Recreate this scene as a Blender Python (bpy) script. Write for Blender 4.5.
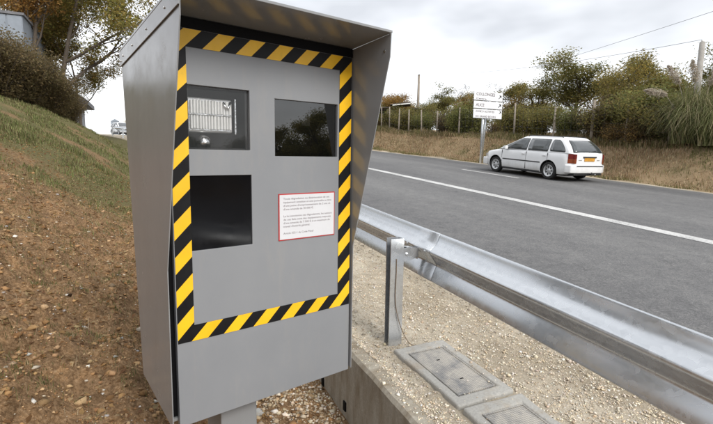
import bpy, bmesh, math, random
import numpy as np
from mathutils import Vector, Matrix

R = math.radians
for o in list(bpy.data.objects):
    bpy.data.objects.remove(o, do_unlink=True)
SC = bpy.context.scene
COL = SC.collection

# ------------------------------------------------------------------ camera
EYE = 1.446
cam_d = bpy.data.cameras.new('camera')
cam_d.sensor_width = 36.0
cam_d.lens = 36.0 * 452.9 / 713.0
cam_d.clip_start = 0.05
cam_d.clip_end = 3000
cam = bpy.data.objects.new('camera', cam_d)
COL.objects.link(cam)
_h, _p, _r = R(25.29), R(-7.216), R(0.836)
_f = Vector((math.sin(_h) * math.cos(_p), math.cos(_h) * math.cos(_p), math.sin(_p)))
_x = Vector((math.cos(_h), -math.sin(_h), 0))
_u = _x.cross(_f)
_x2 = _x * math.cos(_r) + _u * math.sin(_r)
_u2 = -_x * math.sin(_r) + _u * math.cos(_r)
M = Matrix((_x2, _u2, -_f)).transposed().to_4x4()
M.translation = (0, 0, EYE)
cam.matrix_world = M
SC.camera = cam

# ------------------------------------------------------------------ sky, sun, exposure
SUN_EL, SUN_AZ = R(36), R(168)          # azimuth clockwise from +Y
w = bpy.data.worlds.new('World')
SC.world = w
w.use_nodes = True
nt = w.node_tree
nt.nodes.clear()
N = nt.nodes.new
L = nt.links.new
out = N('ShaderNodeOutputWorld')
sky = N('ShaderNodeTexSky')
sky.sky_type = 'NISHITA'
sky.sun_disc = False
sky.sun_elevation = SUN_EL
sky.sun_rotation = SUN_AZ
bg1 = N('ShaderNodeBackground')
bg1.inputs[1].default_value = 0.12
L(sky.outputs[0], bg1.inputs[0])
tc = N('ShaderNodeTexCoord')
mp = N('ShaderNodeMapping')
mp.inputs['Scale'].default_value = (1.0, 1.0, 2.6)
mp.inputs['Location'].default_value = (0.35, 0.1, 0.2)
L(tc.outputs['Generated'], mp.inputs[0])
nz = N('ShaderNodeTexNoise')
nz.inputs['Scale'].default_value = 2.1
nz.inputs['Detail'].default_value = 4
nz.inputs['Roughness'].default_value = 0.5
L(mp.outputs[0], nz.inputs['Vector'])
cr = N('ShaderNodeValToRGB')
cr.color_ramp.elements[0].position = 0.36
cr.color_ramp.elements[0].color = (0.40, 0.41, 0.43, 1)
cr.color_ramp.elements[1].position = 0.66
cr.color_ramp.elements[1].color = (0.78, 0.79, 0.81, 1)
# pale haze low in the sky, all the way round
sx_ = N('ShaderNodeSeparateXYZ'); L(tc.outputs['Generated'], sx_.inputs[0])
hz_ = N('ShaderNodeMapRange')
hz_.inputs['From Min'].default_value = 0.02
hz_.inputs['From Max'].default_value = 0.28
hz_.inputs['To Min'].default_value = 0.15
hz_.inputs['To Max'].default_value = 0.0
L(sx_.outputs[2], hz_.inputs['Value'])
ad_ = N('ShaderNodeMath'); ad_.operation = 'ADD'
L(nz.outputs[0], ad_.inputs[0]); L(hz_.outputs[0], ad_.inputs[1])
L(ad_.outputs[0], cr.inputs[0])
bg2 = N('ShaderNodeBackground')
bg2.inputs[1].default_value = 0.98
L(cr.outputs[0], bg2.inputs[0])
mx = N('ShaderNodeMixShader')
mx.inputs[0].default_value = 0.93
L(bg1.outputs[0], mx.inputs[1])
L(bg2.outputs[0], mx.inputs[2])
L(mx.outputs[0], out.inputs[0])

sd = bpy.data.lights.new('sun', 'SUN')
sd.energy = 1.5
sd.angle = R(22)
sd.color = (1.0, 0.96, 0.9)
sun = bpy.data.objects.new('sun', sd)
COL.objects.link(sun)
_d = Vector((math.sin(SUN_AZ) * math.cos(SUN_EL), math.cos(SUN_AZ) * math.cos(SUN_EL), math.sin(SUN_EL)))
sun.rotation_euler = _d.to_track_quat('Z', 'Y').to_euler()
sun.location = (0, 0, 30)

SC.render.engine = 'CYCLES'
SC.view_settings.view_transform = 'Standard'
SC.view_settings.look = 'None'
SC.view_settings.exposure = 1.02
SC.view_settings.gamma = 1.0
SC.view_settings.use_curve_mapping = False

# ------------------------------------------------------------------ helpers
rng = np.random.default_rng(11)
random.seed(5)


def tag(o, label=None, cat=None, group=None, kind=None):
    if label: o['label'] = label
    if cat: o['category'] = cat
    if group: o['group'] = group
    if kind: o['kind'] = kind
    return o


def empty(name, loc=(0, 0, 0), rz=0.0, rx=0.0):
    o = bpy.data.objects.new(name, None)
    o.empty_display_size = 0.2
    COL.objects.link(o)
    o.location = loc
    o.rotation_euler = (rx, 0, rz)
    return o


def np_mesh(name, verts, faces, smooth=False, mat=None, cols=None):
    """verts (n,3), faces (m,k) all with k corners."""
    verts = np.asarray(verts, dtype=np.float32)
    faces = np.asarray(faces, dtype=np.int32)
    me = bpy.data.meshes.new(name)
    me.vertices.add(len(verts))
    me.vertices.foreach_set('co', verts.ravel())
    k = faces.shape[1]
    me.loops.add(faces.size)
    me.loops.foreach_set('vertex_index', faces.ravel())
    me.polygons.add(len(faces))
    me.polygons.foreach_set('loop_start', np.arange(len(faces), dtype=np.int32) * k)
    me.polygons.foreach_set('loop_total', np.full(len(faces), k, dtype=np.int32))
    if smooth:
        me.polygons.foreach_set('use_smooth', np.ones(len(faces), dtype=bool))
    if cols is not None:
        at = me.color_attributes.new('col', 'FLOAT_COLOR', 'POINT')
        c4 = np.ones((len(verts), 4), dtype=np.float32)
        c4[:, :3] = cols
        at.data.foreach_set('color', c4.ravel())
    me.update(calc_edges=True)
    if mat: me.materials.append(mat)
    return me


def link(name, me, parent=None):
    o = bpy.data.objects.new(name, me)
    COL.objects.link(o)
    if parent: o.parent = parent
    return o


def bevel(o, wd=0.003, seg=2):
    m = o.modifiers.new('bevel', 'BEVEL')
    m.width = wd
    m.segments = seg
    m.limit_method = 'ANGLE'
    m.angle_limit = R(35)
    return o


class MB:
    """collects polygons; build() links them as one mesh object"""
    def __init__(s):
        s.v, s.f, s.m = [], [], []

    def add(s, verts, faces, mat=0):
        b = len(s.v)
        s.v += [tuple(q) for q in verts]
        s.f += [tuple(i + b for i in f) for f in faces]
        s.m += [mat] * len(faces)
        return s

    def box(s, x0, x1, y0, y1, z0, z1, mat=0):
        v = [(x0, y0, z0), (x1, y0, z0), (x1, y1, z0), (x0, y1, z0), (x0, y0, z1), (x1, y0, z1), (x1, y1, z1), (x0, y1, z1)]
        return s.add(v, [(0, 3, 2, 1), (4, 5, 6, 7), (0, 1, 5, 4), (1, 2, 6, 5), (2, 3, 7, 6), (3, 0, 4, 7)], mat)

    def prism(s, poly, fn, a0, a1, mat=0):
        """poly of 2-D points, fn(u, v, a) -> xyz"""
        n = len(poly)
        v = [fn(u, w_, a0) for u, w_ in poly] + [fn(u, w_, a1) for u, w_ in poly]
        f = [tuple(range(n))[::-1], tuple(range(n, 2 * n))] + [(i, (i + 1) % n, (i + 1) % n + n, i + n) for i in range(n)]
        return s.add(v, f, mat)

    def tube(s, pts, radii, sides=8, cap=True, mat=0):
        pts = [Vector(p) for p in pts]
        if not hasattr(radii, '__len__'): radii = [radii] * len(pts)
        rings = []
        ref = None
        for i, p in enumerate(pts):
            d = (pts[min(i + 1, len(pts) - 1)] - pts[max(i - 1, 0)]).normalized()
            if ref is None:
                ref = d.orthogonal().normalized()
            a = (ref - d * ref.dot(d)).normalized()
            ref = a
            b = d.cross(a)
            rings.append([p + (a * math.cos(2 * math.pi * k / sides) + b * math.sin(2 * math.pi * k / sides)) * radii[i] for k in range(sides)])
        v = [q for r_ in rings for q in r_]
        f = []
        for i in range(len(pts) - 1):
            for k in range(sides):
                f.append((i * sides + k, i * sides + (k + 1) % sides, (i + 1) * sides + (k + 1) % sides, (i + 1) * sides + k))
        if cap:
            f.append(tuple(range(sides))[::-1])
            f.append(tuple(range((len(pts) - 1) * sides, len(pts) * sides)))
        return s.add(v, f, mat)

    def lathe(s, prof, fn, sides=24, mat=0):
        """prof (r, a); fn(r*cos, r*sin, a) -> xyz"""
        v, f = [], []
        for r_, a in prof:
            for k in range(sides):
                t = 2 * math.pi * k / sides
                v.append(fn(r_ * math.cos(t), r_ * math.sin(t), a))
        n = len(prof)
        for i in range(n - 1):
            for k in range(sides):
                f.append((i * sides + k, i * sides + (k + 1) % sides, (i + 1) * sides + (k + 1) % sides, (i + 1) * sides + k))
        return s.add(v, f, mat)

    def mesh(s, name, mats, smooth=False):
        me = bpy.data.meshes.new(name)
        me.from_pydata(s.v, [], s.f)
        if not isinstance(mats, (list, tuple)): mats = [mats]
        for m in mats: me.materials.append(m)
        me.polygons.foreach_set('material_index', s.m)
        if smooth: me.polygons.foreach_set('use_smooth', [True] * len(s.f))
        bm = bmesh.new(); bm.from_mesh(me)
        bmesh.ops.recalc_face_normals(bm, faces=bm.faces)
        bm.to_mesh(me); bm.free()
        me.update()
        return me

    def build(s, name, mats, parent=None, smooth=False):
        return link(name, s.mesh(name, mats, smooth), parent)


def copy_tree(o, parent=None):
    c = o.copy()
    COL.objects.link(c)
    if parent: c.parent = parent
    for ch in list(o.children):
        copy_tree(ch, c)
    return c


# value noise in numpy ------------------------------------------------------
_tab = np.random.default_rng(3).random((256, 256)).astype(np.float64)


def vnoise(x, y):
    x = np.asarray(x, float); y = np.asarray(y, float)
    xi = np.floor(x).astype(int); yi = np.floor(y).astype(int)
    fx = x - xi; fy = y - yi
    fx = fx * fx * (3 - 2 * fx); fy = fy * fy * (3 - 2 * fy)
    a = _tab[xi & 255, yi & 255]; b = _tab[(xi + 1) & 255, yi & 255]
    c = _tab[xi & 255, (yi + 1) & 255]; d = _tab[(xi + 1) & 255, (yi + 1) & 255]
    return (a * (1 - fx) + b * fx) * (1 - fy) + (c * (1 - fx) + d * fx) * fy - 0.5


def fbm(x, y, o=4):
    s = 0; a = 1.0
    for i in range(o):
        s = s + a * vnoise(x * 2 ** i + 17.3 * i, y * 2 ** i + 5.1 * i)
        a *= 0.5
    return s


def sst(a, b, x):
    t = np.clip((np.asarray(x, float) - a) / (b - a), 0, 1)
    return t * t * (3 - 2 * t)


# ------------------------------------------------------------------ land form
G = 0.0633


def grade(y):
    y = np.asarray(y, float)
    a = np.clip(y, -60, 40)
    b = np.clip(y - 40, 0, 50)
    c = np.clip(y - 90, 0, 210)
    return G * a + G * b - G * b * b / 50.0 - 0.0633 * c


def xoff(y):
    y = np.asarray(y, float)
    d = np.clip(y - 12, 0, 90)
    return -d * d / 260.0 - np.clip(y - 102, 0, 1000) * 0.69


WALL0, WALL1 = 1.15, 1.265      # concrete wall beside the ditch
ROAD0, ROAD1 = 3.0, 14.95


def rel(u, y):
    """height of the land above the road grade plane; u = lateral distance"""
    u = np.asarray(u, float); y = np.asarray(y, float)
    # left bank
    hmax = 3.05 * (1 - 0.97 * sst(24, 52, y)) + 0.2
    ramp = (-0.35 - u) / 1.72
    ramp = np.where(ramp > 0, ramp, 0)
    bank = hmax * (1 - np.exp(-(ramp / hmax) ** 1.0 * 1.25 - 0.35 * (ramp / hmax) ** 3))
    z = bank
    # ditch the cabinet stands in
    inwin = sst(0.2, 0.9, y) * (1 - sst(4.0, 5.4, y))
    floor = -0.08 - 0.37 * inwin
    z = z + floor * sst(-0.25, 0.42, u) * (1 - sst(WALL0 + 0.03, WALL1 - 0.03, u))
    # right bank
    z = z + (u > 10) * (1.3 + 0.12 * fbm(y * 0.21, u * 0.2, 3)) * sst(15.5, 18.3, u)
    z = z + (u > 20) * 0.02 * np.clip(u - 22, 0, 60)
    # roughness
    nat = np.where(u < 1.2, 1.0, np.where(u > 15.1, 1.0, 0.0))
    nat = nat * sst(0.0, 0.25, np.abs(u - 15.05))
    soil = (u < 1.2) * (1 - sst(6, 9, y))
    z = z + nat * (0.16 * fbm(u * 0.5, y * 0.5, 3) * sst(0.2, 1.6, np.abs(u + 0.2)) * (u < 0) + 0.16 * (u > 15.3) * fbm(u * 0.9, y * 0.9, 3))
    z = z + soil * (0.13 * fbm(u * 2.6, y * 2.6, 3) + 0.075 * fbm(u * 8, y * 8, 4)) * sst(1.2, 0.6, u)
    z = z + 0.022 * fbm(u * 22, y * 22, 2) * ((u > WALL1) & (u < ROAD0 - 0.02))
    z = np.where((u > ROAD0 + 0.02) & (u < ROAD1 - 0.02), -0.03, z)
    return z


def gz(x, y):
    return grade(y) + rel(np.asarray(x, float) - xoff(y), y)


# ------------------------------------------------------------------ materials
def new_mat(name):
    m = bpy.data.materials.new(name)
    m.use_nodes = True
    t = m.node_tree
    t.nodes.clear()
    o = t.nodes.new('ShaderNodeOutputMaterial')
    b = t.nodes.new('ShaderNodeBsdfPrincipled')
    t.links.new(b.outputs[0], o.inputs[0])
    return m, t, b, o


def noise_node(t, scale, detail=4, rough=0.55, coord='Object', stretch=None, dist=0):
    tcn = t.nodes.new('ShaderNodeTexCoord')
    n = t.nodes.new('ShaderNodeTexNoise')
    n.inputs['Scale'].default_value = scale
    n.inputs['Detail'].default_value = detail
    n.inputs['Roughness'].default_value = rough
    n.inputs['Distortion'].default_value = dist
    if stretch:
        m_ = t.nodes.new('ShaderNodeMapping')
        m_.inputs['Scale'].default_value = stretch
        t.links.new(tcn.outputs[coord], m_.inputs[0])
        t.links.new(m_.outputs[0], n.inputs['Vector'])
    else:
        t.links.new(tcn.outputs[coord], n.inputs['Vector'])
    return n


def ramp(t, fac, stops):
    r_ = t.nodes.new('ShaderNodeValToRGB')
    e = r_.color_ramp.elements
    while len(e) < len(stops): e.new(0.5)
    for i, (p, c) in enumerate(stops):
        e[i].position = p
        e[i].color = (*c, 1) if len(c) == 3 else c
    t.links.new(fac, r_.inputs[0])
    return r_


def mixc(t, fac, a, b, mode='MIX'):
    n = t.nodes.new('ShaderNodeMix')
    n.data_type = 'RGBA'
    n.blend_type = mode
    for sock, val in ((0, fac), (6, a), (7, b)):
        if hasattr(val, 'links') or hasattr(val, 'is_linked'):
            t.links.new(val, n.inputs[sock])
        elif isinstance(val, (int, float)):
            n.inputs[sock].default_value = val
        else:
            n.inputs[sock].default_value = (*val, 1)
    return n.outputs[2]


def math_node(t, op, a, b=0.0, c=None):
    n = t.nodes.new('ShaderNodeMath')
    n.operation = op
    for i, val in enumerate((a, b) if c is None else (a, b, c)):
        if isinstance(val, (int, float)): n.inputs[i].default_value = val
        else: t.links.new(val, n.inputs[i])
    return n.outputs[0]


def bump(t, b, h, strength=0.3, dist=0.01):
    n = t.nodes.new('ShaderNodeBump')
    n.inputs['Strength'].default_value = strength
    n.inputs['Distance'].default_value = dist
    t.links.new(h, n.inputs['Height'])
    t.links.new(n.outputs[0], b.inputs['Normal'])
    return n


def simple(name, col, rough=0.5, metal=0.0, var=0.12, scale=6.0, bumps=0.0, bscale=60, bdist=0.002, coord='Object', spec=0.5, stretch=None):
    m, t, b, o = new_mat(name)
    n = noise_node(t, scale, 5, 0.6, coord, stretch)
    lo = tuple(c * (1 - var) for c in col)
    hi = tuple(min(1, c * (1 + var)) for c in col)
    r_ = ramp(t, n.outputs[0], [(0.3, lo), (0.7, hi)])
    L_ = t.links.new
    L_(r_.outputs[0], b.inputs['Base Color'])
    b.inputs['Metallic'].default_value = metal
    b.inputs['Specular IOR Level'].default_value = spec
    rr = ramp(t, n.outputs[0], [(0.25, (max(0, rough - 0.07),) * 3), (0.75, (min(1, rough + 0.07),) * 3)])
    L_(rr.outputs[0], b.inputs['Roughness'])
    if bumps > 0:
        nb = noise_node(t, bscale, 4, 0.6, coord)
        bump(t, b, nb.outputs[0], bumps, bdist)
    return m


MAT = {}


def make_grey():
    m, t, b, o = new_mat('grey_paint')
    n = noise_node(t, 2.5, 5, 0.6)
    c = ramp(t, n.outputs[0], [(0.3, (0.205, 0.215, 0.230)), (0.7, (0.230, 0.240, 0.254))]).outputs[0]
    d = noise_node(t, 5, 7, 0.75, stretch=(1.6, 1, 0.35))          # dried rain and dust streaks
    c = mixc(t, ramp(t, d.outputs[0], [(0.52, (0,) * 3), (0.78, (0.38,) * 3)]).outputs[0], c, (0.30, 0.285, 0.255))
    k = noise_node(t, 85, 3, 0.6)                                      # specks and chips
    c = mixc(t, ramp(t, k.outputs[0], [(0.735, (0,) * 3), (0.76, (0.7,) * 3)]).outputs[0], c, (0.13, 0.13, 0.13))
    t.links.new(c, b.inputs['Base Color'])
    t.links.new(ramp(t, d.outputs[0], [(0.3, (0.30,) * 3), (0.75, (0.5,) * 3)]).outputs[0], b.inputs['Roughness'])
    w_ = noise_node(t, 2.0, 2, 0.5)
    bump(t, b, w_.outputs[0], 0.05, 0.02)
    return m


MAT['grey_paint'] = make_grey()


def make_hood():
    m, t, b, o = new_mat('grey_hood')
    n = noise_node(t, 2.2, 6, 0.65, stretch=(1, 1, 0.35))
    r_ = ramp(t, n.outputs[0], [(0.3, (0.215, 0.222, 0.228)), (0.7, (0.255, 0.262, 0.268))])
    d = noise_node(t, 9, 5, 0.7)
    dr = ramp(t, d.outputs[0], [(0.55, (0, 0, 0)), (0.8, (0.3, 0.3, 0.3))])
    c = mixc(t, dr.outputs[0], r_.outputs[0], (0.27, 0.255, 0.225))
    t.links.new(c, b.inputs['Base Color'])
    b.inputs['Metallic'].default_value = 0.0
    b.inputs['Specular IOR Level'].default_value = 0.6
    rr = ramp(t, d.outputs[0], [(0.3, (0.14,) * 3), (0.75, (0.30,) * 3)])
    t.links.new(rr.outputs[0], b.inputs['Roughness'])
    w_ = noise_node(t, 3.0, 2, 0.5)
    bump(t, b, w_.outputs[0], 0.12, 0.02)
    return m


MAT['hood'] = make_hood()
MAT['black'] = simple('black_rubber', (0.004, 0.004, 0.005), 0.6, 0, 0.2, spec=0.12)
MAT['tape_black'] = simple('tape_black', (0.007, 0.007, 0.008), 0.45, 0, 0.25, 20, spec=0.22)


def make_tape():
    m, t, b, o = new_mat('tape_yellow')
    n = noise_node(t, 6, 5, 0.6)
    c = ramp(t, n.outputs[0], [(0.3, (0.76, 0.43, 0.008)), (0.7, (0.87, 0.52, 0.014))]).outputs[0]
    d = noise_node(t, 22, 6, 0.75)
    c = mixc(t, ramp(t, d.outputs[0], [(0.56, (0,) * 3), (0.74, (0.45,) * 3)]).outputs[0], c, (0.42, 0.28, 0.06))
    t.links.new(c, b.inputs['Base Color'])
    t.links.new(ramp(t, d.outputs[0], [(0.3, (0.3,) * 3), (0.7, (0.5,) * 3)]).outputs[0], b.inputs['Roughness'])
    return m


MAT['tape_yellow'] = make_tape()
MAT['white_label'] = simple('white_label', (0.60, 0.61, 0.635), 0.4, 0, 0.03)
MAT['red_label'] = simple('red_label', (0.42, 0.035, 0.035), 0.4, 0, 0.1)
MAT['ink'] = simple('ink', (0.13, 0.10, 0.11), 0.6, 0, 0.1)
MAT['ink_dark'] = simple('ink_dark', (0.03, 0.03, 0.035), 0.6, 0, 0.1)
MAT['steel_screw'] = simple('steel_screw', (0.6, 0.6, 0.6), 0.3, 1.0, 0.1)


def make_glass(name, tint=(0.0, 0.0, 0.0), clear=0.8, ior=1.7, rough=0.02):
    m = bpy.data.materials.new(name)
    m.use_nodes = True
    t = m.node_tree
    t.nodes.clear()
    o = t.nodes.new('ShaderNodeOutputMaterial')
    fr = t.nodes.new('ShaderNodeFresnel'); fr.inputs[0].default_value = ior
    gl = t.nodes.new('ShaderNodeBsdfGlossy'); gl.inputs['Roughness'].default_value = rough
    tr = t.nodes.new('ShaderNodeBsdfTransparent'); tr.inputs[0].default_value = (clear, clear, clear, 1)
    df = t.nodes.new('ShaderNodeBsdfDiffuse'); df.inputs[0].default_value = (*tint, 1)
    m1 = t.nodes.new('ShaderNodeMixShader')
    m1.inputs[0].default_value = 0.04
    t.links.new(tr.outputs[0], m1.inputs[1]); t.links.new(df.outputs[0], m1.inputs[2])
    m2 = t.nodes.new('ShaderNodeMixShader')
    gm = t.nodes.new('ShaderNodeNewGeometry')
    t.links.new(math_node(t, 'MULTIPLY', fr.outputs[0], math_node(t, 'SUBTRACT', 1.0, gm.outputs['Backfacing'])), m2.inputs[0])
    t.links.new(m1.outputs[0], m2.inputs[1]); t.links.new(gl.outputs[0], m2.inputs[2])
    t.links.new(m2.outputs[0], o.inputs[0])
    return m


MAT['pane_clear'] = make_glass('pane_clear', (0.3, 0.32, 0.33), 0.92, 1.45)
MAT['pane_dark'] = make_glass('pane_dark', (0.05, 0.06, 0.06), 0.35, 2.1, 0.01)
MAT['pane_black'] = simple('pane_black', (0.003, 0.003, 0.004), 0.12, 0, 0.2, 4, spec=0.25)
MAT['liner'] = simple('liner', (0.02, 0.02, 0.022), 0.7, 0, 0.2)
MAT['flash_body'] = simple('flash_body', (0.62, 0.63, 0.63), 0.25, 0.4, 0.15, 20)
MAT['reflector'] = simple('reflector', (0.85, 0.86, 0.87), 0.16, 1.0, 0.1, 30, 0.5, 60, 0.004)
MAT['flash_lens'] = simple('flash_lens', (0.84, 0.85, 0.84), 0.10, 0.0, 0.08, 30, 0.12, 40, 0.003)


def make_galv():
    m, t, b, o = new_mat('galvanised_steel')
    v = t.nodes.new('ShaderNodeTexVoronoi')
    tcn = t.nodes.new('ShaderNodeTexCoord')
    v.inputs['Scale'].default_value = 38
    v.inputs['Randomness'].default_value = 1
    nw = noise_node(t, 9, 3)
    mpv = t.nodes.new('ShaderNodeVectorMath'); mpv.operation = 'ADD'
    msc = t.nodes.new('ShaderNodeVectorMath'); msc.operation = 'SCALE'; msc.inputs['Scale'].default_value = 0.05
    t.links.new(nw.outputs['Color'], msc.inputs[0])
    t.links.new(tcn.outputs['Object'], mpv.inputs[0]); t.links.new(msc.outputs[0], mpv.inputs[1])
    t.links.new(mpv.outputs[0], v.inputs['Vector'])
    n2 = noise_node(t, 3.2, 6, 0.7, stretch=(1, 0.25, 1))
    c1 = ramp(t, v.outputs['Color'], [(0.1, (0.55, 0.575, 0.60)), (0.9, (0.62, 0.645, 0.67))])
    c2 = ramp(t, n2.outputs[0], [(0.35, (0.90, 0.90, 0.90)), (0.65, (1, 1, 1))])
    c = mixc(t, 1.0, c1.outputs[0], c2.outputs[0], 'MULTIPLY')
    sp = noise_node(t, 26, 5, 0.75)
    sr = ramp(t, sp.outputs[0], [(0.74, (0, 0, 0)), (0.84, (0.4, 0.4, 0.4))])
    c = mixc(t, sr.outputs[0], c, (0.22, 0.16, 0.10))
    t.links.new(c, b.inputs['Base Color'])
    b.inputs['Metallic'].default_value = 0.74
    rr = ramp(t, v.outputs['Color'], [(0.1, (0.21,) * 3), (0.9, (0.29,) * 3)])
    t.links.new(rr.outputs[0], b.inputs['Roughness'])
    bn = noise_node(t, 5, 2, 0.5)
    bump(t, b, bn.outputs[0], 0.07, 0.01)
    return m


MAT['galv'] = make_galv()


def make_concrete(name, base, stain, scale=3.0, streak=None, stainpos=0.5):
    m, t, b, o = new_mat(name)
    n1 = noise_node(t, scale, 8, 0.65, stretch=streak)
    n2 = noise_node(t, scale * 14, 5, 0.7)
    lo = tuple(c * 0.72 for c in base)
    c1 = ramp(t, n2.outputs[0], [(0.3, lo), (0.7, base)])
    s = ramp(t, n1.outputs[0], [(stainpos - 0.12, (0, 0, 0)), (stainpos + 0.16, (0.85, 0.85, 0.85))])
    c = mixc(t, s.outputs[0], c1.outputs[0], stain)
    t.links.new(c, b.inputs['Base Color'])
    b.inputs['Roughness'].default_value = 0.9
    b.inputs['Specular IOR Level'].default_value = 0.2
    n3 = noise_node(t, 90, 5, 0.7)
    bump(t, b, n3.outputs[0], 0.5, 0.006)
    return m


MAT['wall_concrete'] = make_concrete('wall_concrete', (0.40, 0.37, 0.31), (0.19, 0.15, 0.10), 4.5, (1, 2.5, 0.6), 0.48)
MAT['frame_concrete'] = make_concrete('frame_concrete', (0.42, 0.41, 0.38), (0.30, 0.23, 0.15), 5, None, 0.62)
MAT['footing'] = make_concrete('footing', (0.46, 0.455, 0.43), (0.33, 0.26, 0.17), 6, None, 0.58)


def make_lid():
    m, t, b, o = new_mat('checker_lid')
    tcn = t.nodes.new('ShaderNodeTexCoord')
    mpp = t.nodes.new('ShaderNodeMapping')
    mpp.inputs['Rotation'].default_value = (0, 0, R(45))
    mpp.inputs['Scale'].default_value = (105, 105, 105)
    t.links.new(tcn.outputs['Object'], mpp.inputs[0])
    ck = t.nodes.new('ShaderNodeTexChecker')
    ck.inputs['Scale'].default_value = 1.0
    t.links.new(mpp.outputs[0], ck.inputs[0])
    n = noise_node(t, 7, 6, 0.7)
    dirt = ramp(t, n.outputs[0], [(0.36, (0.22, 0.22, 0.22)), (0.56, (0.45, 0.42, 0.37))])
    c = mixc(t, 1.0, dirt.outputs[0], ramp(t, ck.outputs['Fac'], [(0, (0.72,) * 3), (1, (1.08,) * 3)]).outputs[0], 'MULTIPLY')
    t.links.new(c, b.inputs['Base Color'])
    b.inputs['Metallic'].default_value = 0.3
    b.inputs['Roughness'].default_value = 0.55
    bump(t, b, ck.outputs['Fac'], 0.7, 0.004)
    return m


MAT['lid'] = make_lid()


def make_asphalt():
    m, t, b, o = new_mat('asphalt')
    n1 = noise_node(t, 160, 3, 0.8)
    n2 = noise_node(t, 0.35, 6, 0.6, stretch=(1.6, 0.22, 1))
    n3 = noise_node(t, 1.3, 6, 0.65)
    n4 = noise_node(t, 38, 4, 0.8)
    n5 = noise_node(t, 5.5, 6, 0.75)
    agg = ramp(t, n1.outputs[0], [(0.30, (0.062, 0.062, 0.064)), (0.52, (0.132, 0.132, 0.133)), (0.70, (0.29, 0.286, 0.278))])
    spk = ramp(t, n4.outputs[0], [(0.32, (0.70, 0.70, 0.70)), (0.5, (1.0, 1.0, 1.0)), (0.68, (1.45, 1.44, 1.42))])
    c = mixc(t, 1.0, agg.outputs[0], spk.outputs[0], 'MULTIPLY')
    band = ramp(t, n2.outputs[0], [(0.36, (0.80, 0.80, 0.81)), (0.66, (1.22, 1.22, 1.20))])
    c = mixc(t, 1.0, c, band.outputs[0], 'MULTIPLY')
    bl5 = ramp(t, n5.outputs[0], [(0.34, (0.82, 0.82, 0.83)), (0.5, (1, 1, 1)), (0.7, (1.18, 1.17, 1.15))])
    c = mixc(t, 1.0, c, bl5.outputs[0], 'MULTIPLY')
    st = ramp(t, n3.outputs[0], [(0.62, (0, 0, 0)), (0.78, (0.4, 0.4, 0.4))])
    c = mixc(t, st.outputs[0], c, (0.19, 0.18, 0.16))
    # hairline cracks
    vo = t.nodes.new('ShaderNodeTexVoronoi'); vo.feature = 'DISTANCE_TO_EDGE'
    vo.inputs['Scale'].default_value = 0.45
    tv = t.nodes.new('ShaderNodeTexCoord')
    av = t.nodes.new('ShaderNodeVectorMath'); av.operation = 'ADD'
    nv_ = noise_node(t, 1.6, 4, 0.6)
    t.links.new(tv.outputs['Object'], av.inputs[0]); t.links.new(nv_.outputs['Color'], av.inputs[1])
    t.links.new(av.outputs[0], vo.inputs['Vector'])
    ck = ramp(t, vo.outputs['Distance'], [(0.0, (0.55,) * 3), (0.006, (0, 0, 0))])
    ckm = math_node(t, 'MULTIPLY', ck.outputs[0], ramp(t, n3.outputs[0], [(0.48, (0,) * 3), (0.56, (1,) * 3)]).outputs[0])
    c = mixc(t, ckm, c, (0.035, 0.035, 0.037))
    # dusty edges and pale tyre tracks are worn into the surface
    at = t.nodes.new('ShaderNodeAttribute'); at.attribute_name = 'dust'
    dn = math_node(t, 'MULTIPLY', at.outputs['Fac'], ramp(t, n3.outputs[0], [(0.3, (0.4,) * 3), (0.6, (1,) * 3)]).outputs[0])
    c = mixc(t, dn, c, (0.30, 0.275, 0.225))
    at2 = t.nodes.new('ShaderNodeAttribute'); at2.attribute_name = 'seal'
    c = mixc(t, at2.outputs['Fac'], c, (0.05, 0.05, 0.053))
    t.links.new(c, b.inputs['Base Color'])
    b.inputs['Roughness'].default_value = 0.78
    b.inputs['Specular IOR Level'].default_value = 0.35
    bump(t, b, n1.outputs[0], 0.5, 0.004)
    return m


MAT['asphalt'] = make_asphalt()


def make_paint():
    m, t, b, o = new_mat('road_paint')
    n = noise_node(t, 30, 6, 0.75)
    n2 = noise_node(t, 1.2, 4, 0.6)
    s = math_node(t, 'ADD', n.outputs[0], math_node(t, 'MULTIPLY', n2.outputs[0], 0.5))
    c = ramp(t, s, [(0.56, (0.16, 0.16, 0.158)), (0.70, (0.46, 0.46, 0.45)), (0.92, (0.60, 0.60, 0.585))])
    t.links.new(c.outputs[0], b.inputs['Base Color'])
    b.inputs['Roughness'].default_value = 0.7
    return m


MAT['paint'] = make_paint()


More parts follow.
